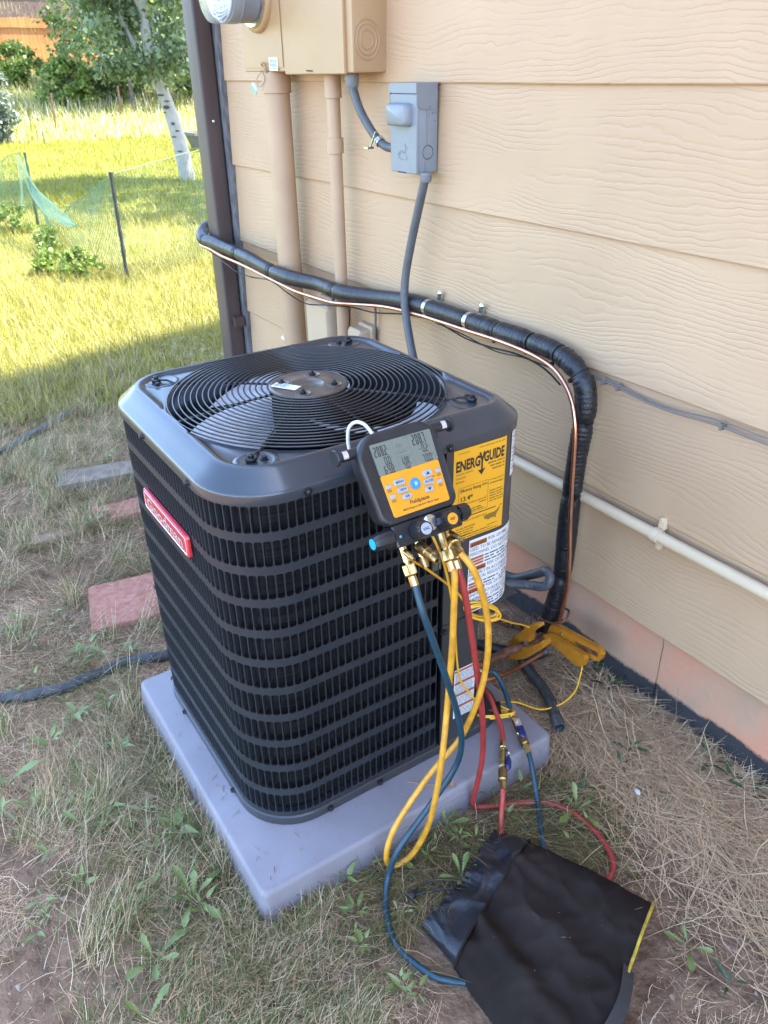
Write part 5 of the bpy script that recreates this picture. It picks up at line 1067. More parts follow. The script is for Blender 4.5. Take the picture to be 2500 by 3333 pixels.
def blades(xy, L, wd, az, lean, curl, segs):
    n = len(xy); p = np.column_stack([xy, hgt(xy[:, 0], xy[:, 1])-0.002]); a = lean.copy(); wv = np.column_stack([-np.sin(az), np.cos(az), np.zeros(n)])
    lev = []; g0 = p[:, 2].copy()
    for k in range(segs+1):
        tw = wd*(1-0.85*(k/segs)**1.5); lev.append(np.stack([p-wv*tw[:, None]/2, p+wv*tw[:, None]/2], 1))
        d = np.column_stack([np.sin(a)*np.cos(az), np.sin(a)*np.sin(az), np.cos(a)]); p = p+d*(L/segs)[:, None]; a = a+curl/segs
        az = az+rng.normal(0, 0.22, n); wv = np.column_stack([-np.sin(az), np.cos(az), np.zeros(n)])
        p[:, 2] = np.maximum(p[:, 2], g0+0.003)
    V = np.stack(lev, 1).reshape(n, -1, 3); nv = V.shape[1]; base = (np.arange(n)*nv)[:, None, None]
    f = np.array([[2*k, 2*k+1, 2*k+3, 2*k+2] for k in range(segs)])[None]
    return V.reshape(-1, 3), (f+base).reshape(-1, 4), nv
def in_pad(x, y, m=0.0): return (x > -0.778-m) & (x < 0.012+m) & (y > -1.128-m) & (y < -0.330+m)
def field(n, x0, x1, y0, y1, keep):
    x = rng.uniform(x0, x1, n); y = rng.uniform(y0, y1, n); k = (rng.uniform(0, 1, n) < keep(x, y)) & ~in_pad(x, y) & (y < 0.014) & ~in_bag(x, y)
    return np.column_stack([x[k], y[k]])
def colmix(n, cols, jit=0.15):
    c = np.array(cols)[rng.integers(0, len(cols), n)]; return np.clip(c*(1+rng.normal(0, jit, (n, 1))), 0.01, 0.9)
BAGP = [(0.09, -0.60), (0.18, -0.535), (0.45, -0.435), (0.70, -0.99), (0.29, -0.91), (0.19, -0.91)]
def in_bag(x, y):
    k = np.zeros(len(x), bool)
    for i in range(len(BAGP)):
        (x1, y1), (x2, y2) = BAGP[i-1], BAGP[i]; k ^= ((y1 > y) != (y2 > y)) & (x < (x2-x1)*(y-y1)/(y2-y1)+x1)
    return k
STRAW = [(0.54, 0.36, 0.20), (0.64, 0.455, 0.275), (0.44, 0.275, 0.15), (0.74, 0.57, 0.36), (0.30, 0.185, 0.10), (0.24, 0.145, 0.08)]
GREEN = [(0.13, 0.165, 0.045), (0.175, 0.205, 0.065), (0.225, 0.24, 0.09), (0.10, 0.135, 0.04)]
def bare(x, y): return np.clip((snoise(x, y, 5.5, 21)+0.6*snoise(x, y, 14, 22)+0.30)*2.0, 0.04, 1)*(1-0.85*np.exp(-((x-0.36)/0.16)**2-((y+0.37)/0.10)**2))*np.where((x > 0.1) & (y < -0.2), 0.55, 1.0)
def nofoot(x, y):   # keep the pavers clear
    k = np.ones_like(x)
    for (a, c_, d_, e_) in ((-1.405, -1.105, -1.15, -0.80), (-1.95, -1.80, -0.95, -0.68), (-2.30, -2.11, -1.0, -0.6)): k[(x > a+0.02) & (x < c_-0.02) & (y > d_+0.02) & (y < e_-0.02)] = 0.03
    k[(x > -1.86) & (x < -1.81) & (y > -1.18) & (y < -1.0)] = 0.3
    return k
# dry straw thatch by the unit (fine, flat, every direction)
S_ = []
S_.append(field(170000, -1.4, 0.12, -1.75, -0.1, lambda x, y: bare(x, y)*0.85*nofoot(x, y)))
S_.append(field(80000, -0.12, 0.80, -1.15, 0.02, lambda x, y: bare(x, y)*np.clip(0.35+0.65*(1-np.hypot(x-0.42, y+0.42)*1.2)+np.clip((y+0.45)*1.6, 0, 0.8), 0.12, 1)))
S_.append(field(26000, -0.42, 0.75, -0.33, 0.014, lambda x, y: 0.9+0*x))
S_.append(field(70000, -3.4, -1.4, -1.9, -0.1, lambda x, y: bare(x, y)*0.8*nofoot(x, y)))
xy = np.concatenate(S_); n = len(xy)
flow = 1.8*snoise(xy[:, 0], xy[:, 1], 2.2, 31)+1.4*snoise(xy[:, 0], xy[:, 1], 7, 32)
L_ = np.clip(rng.gamma(3, 0.015, n), 0.012, 0.13); nearw = np.clip((xy[:, 1]+0.30)/0.25, 0, 1)*(xy[:, 0] > -0.1)
L_ *= (1+0.7*nearw)*np.where((xy[:, 0] > 0.15) & (xy[:, 1] < -0.2), 0.7, 1.0)
az = flow+rng.normal(0, 0.85, n); lean = np.clip(rng.normal(1.42, 0.18, n), 0.5, 1.6)
V, F, nv = blades(xy, L_, rng.uniform(0.0008, 0.0017, n)*(1+0.9*np.clip((-xy[:, 0]-1.2)/2, 0, 1)), az, lean, rng.normal(0.1, 0.5, n), 3)
tn = colmix(n, STRAW, 0.2); mesh_np('dry_grass', V, F, M['straw'], np.repeat(tn, nv, 0), 'stuff')
# long pale strands combed along the foundation
m_ = 5200; xy = np.column_stack([rng.uniform(-0.15, 0.85, m_), -np.abs(rng.normal(0, 0.13, m_))-0.03]); xy = xy[~in_pad(xy[:, 0], xy[:, 1]) & ~in_bag(xy[:, 0], xy[:, 1])]; n = len(xy)
V, F, nv = blades(xy, rng.uniform(0.08, 0.22, n), rng.uniform(0.0016, 0.003, n), np.where(rng.uniform(0, 1, n) < 0.75, rng.normal(-0.25, 0.45, n), rng.uniform(0, 6.28, n)), rng.uniform(1.2, 1.5, n), rng.normal(0.15, 0.3, n), 5)
mesh_np('dry_grass', V, F, M['straw'], np.repeat(colmix(n, STRAW[:2]+STRAW[3:4], 0.15), nv, 0), 'stuff')
# crumbs of soil
m_ = 26000; xy = np.column_stack([rng.uniform(-1.5, 0.85, m_), rng.uniform(-1.8, 0.0, m_)]); k_ = ~in_pad(xy[:, 0], xy[:, 1]) & ~in_bag(xy[:, 0], xy[:, 1]) & (rng.uniform(0, 1, m_) < 1.15-bare(xy[:, 0], xy[:, 1])); xy = xy[k_]; n = len(xy)
sz = np.clip(rng.gamma(2, 0.0011, n), 0.0008, 0.009); q_ = np.array([(1, 0, -.3), (-.5, .87, -.3), (-.5, -.87, -.3), (0, 0, .8)])
V = np.column_stack([xy, hgt(xy[:, 0], xy[:, 1])+sz*0.2])[:, None]+(q_[None]+rng.normal(0, 0.25, (n, 4, 3)))*sz[:, None, None]
F = (np.array([[0, 1, 3], [1, 2, 3], [2, 0, 3]])[None]+(np.arange(n)*4)[:, None, None]).reshape(-1, 3)
mesh_np('soil_crumbs', V.reshape(-1, 3), F, M['straw'], np.repeat(colmix(n, [(0.20, 0.135, 0.09), (0.26, 0.18, 0.125), (0.15, 0.10, 0.068), (0.33, 0.25, 0.18)], 0.15), 4, 0), 'stuff')
# thin tufts of green growing through it
def greenmask(x, y): return np.clip((snoise(x, y, 3.1, 41)+0.6*snoise(x, y, 9, 42)-0.10)*1.8, 0.02, 1)
S_ = [field(46000, -1.5, 0.05, -1.80, -1.0, lambda x, y: greenmask(x, y)*0.35*nofoot(x, y)), field(14000, -1.3, -0.75, -1.15, 0.0, lambda x, y: greenmask(x, y)*0.8*nofoot(x, y)),
      field(90000, -3.6, -1.3, -2.0, -0.0, lambda x, y: (greenmask(x, y)*0.65+0.16)*nofoot(x, y)), field(16000, 0.0, 0.26, -1.2, -0.35, lambda x, y: greenmask(x, y)*0.45+0.03), field(9000, 0.2, 0.8, -1.0, -0.4, lambda x, y: greenmask(x, y)*0.2)]
# edge growth along the pad
for (ax_, a0, a1, c_) in (('x', -0.75, 0.02, -1.14), ('y', -1.1, -0.5, 0.022)):
    m_ = 2600; u = rng.uniform(a0, a1, m_); v = c_+rng.normal(0, 0.012, m_)*(1 if ax_ == 'y' else -1)
    q = np.column_stack([u, v] if ax_ == 'x' else [v, u]); q = q[(~in_pad(q[:, 0], q[:, 1])) & (snoise(q[:, 0], q[:, 1], 9, 51) > 0.05)]; S_.append(q)
xy = np.concatenate(S_); n = len(xy); far = np.clip((-xy[:, 0]-1.4)/2, 0, 1)
flow = 1.8*snoise(xy[:, 0], xy[:, 1], 2.2, 31)+1.0*snoise(xy[:, 0], xy[:, 1], 8, 44)
V, F, nv = blades(xy, np.clip(rng.gamma(5, 0.013, n), 0.02, 0.15)*(1+0.25*far), rng.uniform(0.0010, 0.0020, n)*(1+0.7*far), flow+rng.normal(0, 0.6, n), np.clip(rng.normal(0.95, 0.32, n), 0.1, 1.5), rng.normal(0.5, 0.4, n), 4)
tn = colmix(n, GREEN+STRAW[:3]+[(0.30, 0.27, 0.13), (0.22, 0.22, 0.09)], 0.2); mesh_np('green_grass', V, F, M['grass'], np.repeat(tn, nv, 0), 'stuff')
# combed tufts of longer grass in the shade left of the unit
cx_, cy_, cl = [], [], []
tr = np.random.default_rng(77)
for k in range(430):
    x, y = (-0.75-2.85*tr.uniform()**0.65, tr.uniform(-1.75, -0.25)) if k < 330 else (tr.uniform(-0.75, 0.05), tr.uniform(-1.5, -1.15))
    if k >= 330 and tr.uniform() < 0.45: continue
    nb = int(tr.uniform(35, 95)); sg = tr.uniform(0.015, 0.045); cx_.append(x+tr.normal(0, sg, nb)); cy_.append(y+tr.normal(0, sg, nb)); cl.append(np.column_stack([np.full(nb, tr.normal(2.6, 1.1)), np.full(nb, tr.uniform(0.5, 1.35))]))
for k in range(110):
    x, y = tr.uniform(-0.02, 0.33), tr.uniform(-1.36, -1.03); nb = int(tr.uniform(30, 80)); sg = tr.uniform(0.012, 0.035); cx_.append(x+tr.normal(0, sg, nb)); cy_.append(y+tr.normal(0, sg, nb)); cl.append(np.column_stack([np.full(nb, tr.normal(0.9, 1.2)), np.full(nb, 1.0)]))
for (sx0, sx1, sy0, sy1, m_) in ((-1.41, -1.10, -1.15, -0.80, 26), (-1.96, -1.79, -0.97, -0.67, 34), (-2.32, -2.09, -1.02, -0.58, 60), (-1.88, -1.79, -1.21, -0.98, 30)):
    for k in range(m_):
        e_ = tr.integers(0, 4); f_ = tr.uniform(); x = sx0+(sx1-sx0)*f_ if e_ < 2 else (sx0 if e_ == 2 else sx1); y = (sy0 if e_ == 0 else sy1) if e_ < 2 else sy0+(sy1-sy0)*f_
        nb = int(tr.uniform(15, 40)); cx_.append(x+tr.normal(0, 0.014, nb)); cy_.append(y+tr.normal(0, 0.014, nb)); cl.append(np.column_stack([np.full(nb, tr.uniform(0, 6.28)), np.full(nb, 1.0)]))
for k in range(60):
    u_ = tr.uniform(0, 1); x, y = (tr.uniform(-0.75, 0.02), -1.145-abs(tr.normal(0, 0.02))) if k < 42 else (0.028+abs(tr.normal(0, 0.02)), tr.uniform(-1.1, -0.6)); nb = int(tr.uniform(14, 40)); sg = 0.012; cx_.append(x+tr.normal(0, sg, nb)); cy_.append(y+tr.normal(0, sg, nb)); cl.append(np.column_stack([np.full(nb, tr.uniform(0, 6.28)), np.full(nb, 1.0)]))
xy = np.column_stack([np.concatenate(cx_), np.concatenate(cy_)]); cl = np.concatenate(cl); ok = ~in_pad(xy[:, 0], xy[:, 1]) & (rng.uniform(0, 1, len(xy)) < 0.25+nofoot(xy[:, 0], xy[:, 1])); xy = xy[ok]; cl = cl[ok]; n = len(xy)
V, F, nv = blades(xy, rng.uniform(0.05, 0.13, n)*np.where((xy[:, 0] > -0.1), 0.55, 1.0), rng.uniform(0.0010, 0.0019, n), cl[:, 0]+rng.normal(0, 0.45, n), np.clip(rng.normal(0.75, 0.3, n), 0.1, 1.4), rng.uniform(0.2, 1.1, n), 4)
mesh_np('tuft_grass', V, F, M['grass'], np.repeat(colmix(n, GREEN+STRAW[:4], 0.18)*np.repeat(1.0, n)[:, None], nv, 0), 'stuff')
# meadow beyond the shade edge and the mown lawn behind the netting
def strip(n, d0, d1, keep=None):
    d = np.sqrt(rng.uniform(d0**2, d1**2, n)); a = rng.uniform(R(138), R(178), n)
    x = 0.976+d*np.cos(a); y = -1.44+d*np.sin(a); k = (y < 0.0) | (x < -2.9)
    if keep is not None: k &= rng.uniform(0, 1, n) < keep(x, y)
    return np.column_stack([x[k], y[k]])
LAWN = [(0.215, 0.205, 0.016), (0.26, 0.24, 0.024), (0.31, 0.28, 0.035), (0.165, 0.18, 0.016)]
MEAD = LAWN+[(0.40, 0.35, 0.13), (0.34, 0.31, 0.10), (0.46, 0.40, 0.19)]
xy = np.concatenate([strip(110000, 4.0, 7.6), strip(40000, 7.6, 10.5)]); n = len(xy)
V, F, nv = blades(xy, np.clip(rng.gamma(6, 0.0155, n), 0.03, 0.24), rng.uniform(0.0022, 0.0045, n), rng.uniform(0, 2*PI, n), np.clip(rng.normal(0.55, 0.3, n), 0, 1.3), rng.normal(0.6, 0.4, n), 3)
mesh_np('meadow_grass', V, F, M['grass'], np.repeat(colmix(n, MEAD, 0.18), nv, 0), 'stuff')
xy = strip(110000, 9.5, 24); n = len(xy)
V, F, nv = blades(xy, np.clip(rng.gamma(6, 0.014, n), 0.04, 0.2), rng.uniform(0.006, 0.012, n), rng.uniform(0, 2*PI, n), np.clip(rng.normal(0.6, 0.3, n), 0, 1.3), rng.normal(0.5, 0.4, n), 2)
mesh_np('lawn_grass', V, F, M['grass'], np.repeat(colmix(n, LAWN, 0.12), nv, 0), 'stuff')
xy = strip(60000, 23, 48); n = len(xy)
V, F, nv = blades(xy, np.clip(rng.gamma(6, 0.045, n), 0.1, 0.7), rng.uniform(0.012, 0.03, n), rng.uniform(0, 2*PI, n), np.clip(rng.normal(0.45, 0.3, n), 0, 1.3), rng.normal(0.5, 0.4, n), 2)
mesh_np('hill_grass', V, F, M['grass'], np.repeat(colmix(n, MEAD+[(0.55, 0.50, 0.32), (0.62, 0.58, 0.44), (0.5, 0.46, 0.28)], 0.15), nv, 0), 'stuff')

# ------------------------------------------------------------------ weeds, leaves and litter
def leaf_mesh(kind):
    V = []; F = []
    if kind == 'dandelion':
        prof = [(0, .035), (.10, .04), (.17, .11), (.20, .045), (.28, .17), (.31, .07), (.39, .22), (.42, .10), (.50, .27), (.54, .15), (.62, .31), (.67, .21), (.76, .33), (.84, .29), (.92, .18), (.97, .07), (1, .01)]
    elif kind == 'oval': prof = [(0, .04), (.15, .22), (.35, .36), (.6, .36), (.8, .24), (.93, .1), (1, .01)]
    else: prof = [(0, .05), (.06, .30), (.2, .44), (.4, .40), (.65, .26), (.85, .12), (1, .01)]
    for i, (u, w_) in enumerate(prof):
        z = 0.22*u-0.30*u*u; V += [(u, -w_*0.5, z+0.05*w_), (u, 0, z-0.02), (u, w_*0.5, z+0.05*w_)]
        if i: k = 3*(i-1); F += [(k, k+3, k+4, k+1), (k+1, k+4, k+5, k+2)]
    me = bpy.data.meshes.new('leaf'); me.from_pydata(V, [], F); me.polygons.foreach_set('use_smooth', [True]*len(F)); return me
LM = {}
for kd in ('dandelion', 'oval', 'arrow'):
    for mn in ('weed', 'weeddark'):
        me = leaf_mesh(kd); me.materials.append(M[mn]); LM[kd, mn] = me
def weed(name, lab, x, y, kd, n_, size, mn='weed', group=None, up=0.5, rnd=random, az0=None, spread=2*PI):
    z = H(x, y); t = thing(name, lab, 'weed', (x, y, z), group); az0 = rnd.uniform(0, 6) if az0 is None else az0
    for k in range(n_):
        a = az0+spread*k/n_+rnd.uniform(-0.4, 0.4); s_ = size*rnd.uniform(0.5, 1.0)*(0.95 if kd == 'dandelion' else 1.0); o = bpy.data.objects.new('leaf', LM[kd, mn]); COL.objects.link(o); o.parent = t
        off = rnd.uniform(0.0, 0.35)*size if kd != 'dandelion' else 0.005
        o.location = (off*math.cos(a), off*math.sin(a), 0.012+rnd.uniform(0, 0.03) if kd != 'dandelion' else 0.02); o.scale = (s_, s_*rnd.uniform(0.6, 0.95), s_*1.3)
        o.rotation_euler = (rnd.uniform(-0.3, 0.3), -rnd.uniform(0.1, up), a)
    return t
rw = random.Random(17)
DL = 'dandelion weeds with toothed leaves in the thin grass'; BL = 'bindweed with small pointed leaves in the thatch'; VL = 'small dark vine leaves in the dry straw by the foundation'
for (x, y, n_, s_, lab) in (
    (-0.115, -1.225, 9, 0.085, 'big dandelion at the nearest corner of the pad'), (-0.03, -1.335, 6, 0.085, 'dandelion sprawling at the bottom edge of the photo'), (-0.15, -1.345, 3, 0.075, 'dandelion with three leaves on bare soil left of the pad corner'),
    (-0.43, -1.365, 4, 0.07, 'dandelion standing in straw left of the pad'), (-0.655, -1.495, 3, 0.16, 'large single-leaf dandelion at the left edge of the photo'),
    (0.025, -0.685, 7, 0.075, 'dandelion growing against the pad between the yellow and red hoses'), (0.028, -0.835, 5, 0.06, 'small dandelion behind the yellow hose loop'), (0.150, -0.735, 6, 0.07, 'dandelion by the drawstring of the bag'),
    (0.03, -0.545, 4, 0.06, 'dandelion tucked behind the red hose at the pad'), (0.16, -0.41, 5, 0.075, 'dandelion under the red hose arc'), (0.515, -0.465, 4, 0.06, 'lone weed on bare soil right of the bag'), (0.07, -1.385, 3, 0.08, 'dandelion leaf tips at the bottom frame edge')):
    weed('dandelion', lab, x, y, 'dandelion', n_, s_, group=DL, rnd=rw, up=1.15)
for (x, y, n_, s_, lab) in (
    (-1.062, -1.184, 7, 0.055, 'bindweed trailing in front of the red paver'), (-1.00, -1.085, 6, 0.055, 'bindweed between the paver and the black pipe'), (-1.309, -1.334, 5, 0.055, 'bindweed at the left edge level with the paver'), (-0.30, -1.19, 6, 0.055, 'leafy bindweed touching the middle of the left pad edge'),
    (-0.50, -1.36, 6, 0.06, 'bindweed patch left of the pad near the bottom left'), (-0.741, -1.364, 5, 0.055, 'bindweed in the middle of the left grass'), (-0.795, -1.288, 6, 0.055, 'bindweed just below the black pipe'), (-0.80, -1.20, 5, 0.05, 'bindweed between the black pipe and the pad corner'), (-0.62, -1.22, 6, 0.045, 'low clover-like weed in the tall grass beside the pad'),
    (-0.56, -1.45, 5, 0.05, 'bindweed near the left edge below the long leaf'), (-1.85, -0.915, 6, 0.05, 'weed sprouting between the red brick and the unit'), (-1.79, -0.965, 5, 0.06, 'weed on the grass in front of the red brick'), (-0.38, -1.235, 5, 0.05, 'weed leaning on the pad side'), (-0.76, -1.02, 5, 0.05, 'weed where the black pipe meets the pad'), (-2.35, -0.75, 4, 0.06, 'weed near the concrete edging stone')):
    weed('bindweed', lab, x, y, 'arrow', n_, s_, group=BL, rnd=rw, up=0.6)
for (x, y, n_, s_, lab) in (
    (0.105, -0.165, 5, 0.045, 'dark four-leaved vine in the straw right of the drain tube'), (0.24, -0.035, 3, 0.05, 'vine leaves against the foundation right of the concrete joint'), (0.30, -0.05, 4, 0.045, 'cluster of vine leaves farther right along the foundation'), (0.36, -0.055, 3, 0.055, 'broad vine leaves at the right frame edge'), (-0.175, -0.02, 6, 0.05, 'vine leaves under the block clamp by the foundation'), (-0.085, -0.035, 5, 0.045, 'vine leaves on the tar band beside the clamp lead'), (0.13, -0.23, 4, 0.04, 'vine leaves in straw behind the pad corner'), (0.14, -0.36, 4, 0.045, 'vine leaves in the straw above the red hose'), (0.60, -0.46, 4, 0.04, 'faint green weed in dry grass at lower right')):
    weed('vine_seedling', lab, x, y, 'oval', n_, s_, 'weeddark', group=VL, rnd=rw, up=0.5)
SL = 'tiny green weed seedling, one of many scattered in the thin grass'; sr_ = random.Random(91); n_s = 0
while n_s < 62:
    x, y = (sr_.uniform(-1.35, -0.05), sr_.uniform(-1.55, -1.14)) if n_s < 44 else (sr_.uniform(0.02, 0.30), sr_.uniform(-1.0, -0.40))
    if n_s >= 44 and bool(in_bag(np.array([x]), np.array([y]))[0]): continue
    weed('weed_seedling', SL, x, y, sr_.choice(['arrow', 'oval', 'dandelion', 'arrow']), sr_.randint(3, 6), sr_.uniform(0.022, 0.042), group='weed seedlings scattered in the thin grass', rnd=sr_, up=0.7); n_s += 1
def deadleaf(x, y, s_, lab, m='deadleaf', cat='dead leaf', name='dead_leaf'):
    me = leaf_mesh('oval'); me.materials.append(M[m]); o = bpy.data.objects.new(name, me); COL.objects.link(o); o.scale = (s_, s_*1.5, s_*1.4); o.location = (x, y, H(x, y)+0.012); o.rotation_euler = (rw.uniform(-.4, .4), rw.uniform(-.3, .3), rw.uniform(0, 6)); tag(o, lab, cat, 'dead leaves in the straw' if m == 'deadleaf' else 'white scraps in the straw')
deadleaf(0.445, -0.10, 0.05, 'orange-brown dead leaf at the right frame edge'); deadleaf(0.25, -0.19, 0.05, 'pale dead leaf in the middle of the straw'); deadleaf(0.33, -0.11, 0.04, 'dead leaf near the foundation vine'); deadleaf(0.05, -0.10, 0.07, 'long pale dead leaf lying along the foundation'); deadleaf(0.54, -0.25, 0.04, 'curled grey dead leaf right of the bag'); deadleaf(0.055, -0.385, 0.045, 'dead leaf at the pad corner by the blue hose'); deadleaf(-0.10, -0.10, 0.045, 'dead leaf in straw under the block clamp')
deadleaf(0.190, -0.245, 0.022, 'white eggshell-like scrap in the straw', 'shell', 'scrap', 'scrap'); deadleaf(0.40, -0.055, 0.028, 'white paper scrap against the foundation at right', 'shell', 'scrap', 'scrap')
b = MB(); b.tube(smooth_path([(-0.075, -0.715, 0.0815), (-0.03, -0.67, 0.083), (-0.012, -0.645, 0.085)]), 0.0011, 5)
for k in range(9): a = k*0.7; b.tube([(-0.012, -0.645, 0.085), (-0.012+0.011*math.cos(a), -0.645+0.011*math.sin(a), 0.086+0.004*(k % 3))], 0.0013, 4)
o = b.build('dry_stalk', mat('dry_stalk', (0.38, 0.22, 0.10), 0.8), None, None, (-0.03, -0.67, 0.08)); tag(o, 'dry brown seed stalk lying on the pad', 'stalk')

b = MB(); pr_ = random.Random(33)
for k in range(46):
    x, y = (pr_.uniform(-0.72, -0.01), pr_.uniform(-1.10, -1.07)) if k < 24 else (pr_.uniform(-0.09, -0.005), pr_.uniform(-1.09, -0.38)); a = pr_.uniform(0, 6.28); l = pr_.uniform(0.003, 0.018)
    b.tube([(x, y, 0.0806), (x+l*math.cos(a), y+l*math.sin(a), 0.0812)], pr_.uniform(0.0004, 0.0008), 4)
o = b.build('grass_clippings', M['deadleaf']); o['kind'] = 'stuff'
# ------------------------------------------------------------------ netting fence
nf = thing('netting_fence', 'sagging green plastic netting fence on thin black posts', 'fence', (-6.5, 0.5, 0))
def fence_post(x, y, h, lean):
    b = MB(); z = H(x, y); b.tube([(x+lean[0]*f, y+lean[1]*f, z-0.1+(h+0.1)*f) for f in np.linspace(0, 1, 14)], [0.013+0.004*(i % 2) for i in range(14)], 6); b.build('post', M['post'], nf)
fence_post(-5.64, 0.37, 0.85, (0, 0.01)); fence_post(-8.55, 0.316, 0.78, (0.0, 0.02))
def net(path, top, bot, du, dv, m, name, wv=0.0028, sag=0.03):
    P = smooth_path(path, 10); D = [0]
    for i in range(1, len(P)): D.append(D[-1]+(P[i]-P[i-1]).length)
    A = np.array([tuple(p) for p in P]); nu = int(D[-1]/du); nv = int(0.9/dv); b = MB()
    def pt(i, j):
        s_ = min(max(i*du, 0), D[-1]); f = min(max(j/nv, 0), 1); x, y = np.interp(s_, D, A[:, 0]), np.interp(s_, D, A[:, 1]); g_ = H(x, y)
        zt = top(s_/D[-1]); zb = bot(s_/D[-1]); q = sag*math.sin(s_*2.3+f*3)+0.5*sag*math.sin(s_*6.1-f*5)
        return Vector((x+q*0.4, y+q, g_+zb+(zt-zb)*f+0.012*math.sin(s_*5)))
    grid = [[pt(i+0.5*(j % 2), j) for j in range(nv+1)] for i in range(nu+1)]
    up = Vector((0, 0, wv)); sd = Vector((wv, wv*0.3, 0))
    def strand(a, c):
        d = (c-a); n1 = Vector((d.z, 0.2*d.z, -d.x)); n1 = n1.normalized()*wv if n1.length > 1e-6 else sd
        b.add([a-n1, a+n1, c+n1, c-n1], [(0, 1, 2, 3)])
    for i in range(nu):
        for j in range(nv):
            a = grid[i][j]
            if j % 2 == 0:
                strand(a, grid[i][j+1]); 
                if i > 0: strand(a, grid[i-1][j+1])
            else:
                strand(a, grid[i][j+1]); strand(a, grid[i+1][j+1])
    b.tube([grid[i][nv] for i in range(nu+1)], 0.0028, 4); o = b.build(name, m, nf); return o
lerp = lambda x, xs, ys: float(np.interp(x, xs, ys))
net([(-8.55, 0.30, 0), (-7.6, 0.26, 0), (-6.7, 0.34, 0), (-5.64, 0.385, 0)], lambda f: lerp(f, [0, 0.28, 0.48, 0.75, 1], [0.78, 0.52, 0.34, 0.66, 0.80]), lambda f: 0.04, 0.045, 0.034, M['net'], 'netting')
net([(-5.64, 0.385, 0), (-5.75, 0.75, 0), (-6.0, 1.15, 0), (-6.5, 1.75, 0), (-7.2, 2.4, 0)], lambda f: lerp(f, [0, 0.2, 0.5, 1], [0.84, 0.88, 0.95, 1.08]), lambda f: 0.03, 0.045, 0.034, M['net'], 'netting')
net([(-11.5, -0.5, 0), (-10, 0.0, 0), (-8.55, 0.30, 0)], lambda f: lerp(f, [0, 0.5, 1], [0.3, 0.52, 0.78]), lambda f: 0.03, 0.045, 0.034, M['net'], 'netting')
# flap of folded netting hanging off the far post
b = MB(); r = random.Random(2)
fl = [((-8.45, 0.31, 0.74), (-8.40, 0.30, 0.62)), ((-8.0, 0.27, 0.66), (-7.95, 0.26, 0.42)), ((-7.5, 0.24, 0.54), (-7.45, 0.24, 0.30)), ((-7.0, 0.27, 0.42), (-6.97, 0.27, 0.28)), ((-6.62, 0.30, 0.33), (-6.60, 0.30, 0.31))]
def flp(u, v):
    k = min(int(u*4), 3); f = u*4-k; a = Vector(fl[k][0]).lerp(Vector(fl[k+1][0]), f); c = Vector(fl[k][1]).lerp(Vector(fl[k+1][1]), f); p = a.lerp(c, v); p.y -= 0.04+0.02*math.sin(v*8+u*5); p.z += H(p.x, p.y); return p
for i in range(80):
    for j in range(12):
        for (du, dv) in ((1/80, 0), (0, 1/12)):
            a = flp(i/80, j/12); c = flp(min(i/80+du, 0.9999), min(j/12+dv, 1)); nrm_ = Vector((0, 0, 0.0045)) if du else Vector((0.0045, 0, 0)); b.add([a-nrm_, a+nrm_, c+nrm_, c-nrm_], [(0, 1, 2, 3)])
b.build('netting_fold', M['net2'], nf)
b = MB()
for i in range(40):
    for j in range(7):
        f = i/40; x = -8.62+0.02*j+0.03*math.sin(f*5)-0.25*max(0, f-0.5)*(1+0.3*j); y = 0.27-0.10*f; z = 0.76*(1-f)+0.02; b.add([(x, y, z), (x+0.009, y, z), (x+0.009, y-0.002, z-0.019), (x, y-0.002, z-0.019)], [(0, 1, 2, 3)])
b.build('netting_fold', M['net2'], nf)

# ------------------------------------------------------------------ trees, shrubs, far fences
def leaves(name, pts, size, m, parent=None, seed=0, flat=0.5, origin=None):
    r = np.random.default_rng(seed); n = len(pts); s_ = size*r.uniform(0.65, 1.25, n)[:, None]
    a = r.normal(0, 1, (n, 3)); a[:, 2] -= 0.4; a /= np.linalg.norm(a, axis=1)[:, None]
    c = r.normal(0, 1, (n, 3)); b_ = np.cross(a, c); b_ /= np.linalg.norm(b_, axis=1)[:, None]; nn = np.cross(a, b_)
    V = np.stack([pts, pts+a*s_*0.35+b_*s_*0.36+nn*s_*0.05, pts+a*s_, pts+a*s_*0.35-b_*s_*0.36+nn*s_*0.05], 1)
    if origin is not None: V = V-np.array(origin)
    F = np.arange(n*4).reshape(n, 4); o = mesh_np(name, V.reshape(-1, 3), F, m)
    if parent: o.parent = parent
    return o
def clumps(r, centers, rad, per, squash=0.75):
    out = []
    for c, q in zip(centers, rad):
        d = r.normal(0, 1, (per, 3)); d /= np.linalg.norm(d, axis=1)[:, None]; d *= (r.uniform(0, 1, (per, 1))**0.45)*q; d[:, 2] *= squash; out.append(np.array(c)+d)
    return np.concatenate(out)
def limb(b, p0, p1, r0, r1, bend, n=7, seed=0):
    r = random.Random(seed); p0, p1 = Vector(p0), Vector(p1); m_ = p0.lerp(p1, 0.5)+Vector(bend)
    pts = smooth_path([p0, m_, p1], 5); b.tube(pts, [r0+(r1-r0)*i/(len(pts)-1) for i in range(len(pts))], 8)
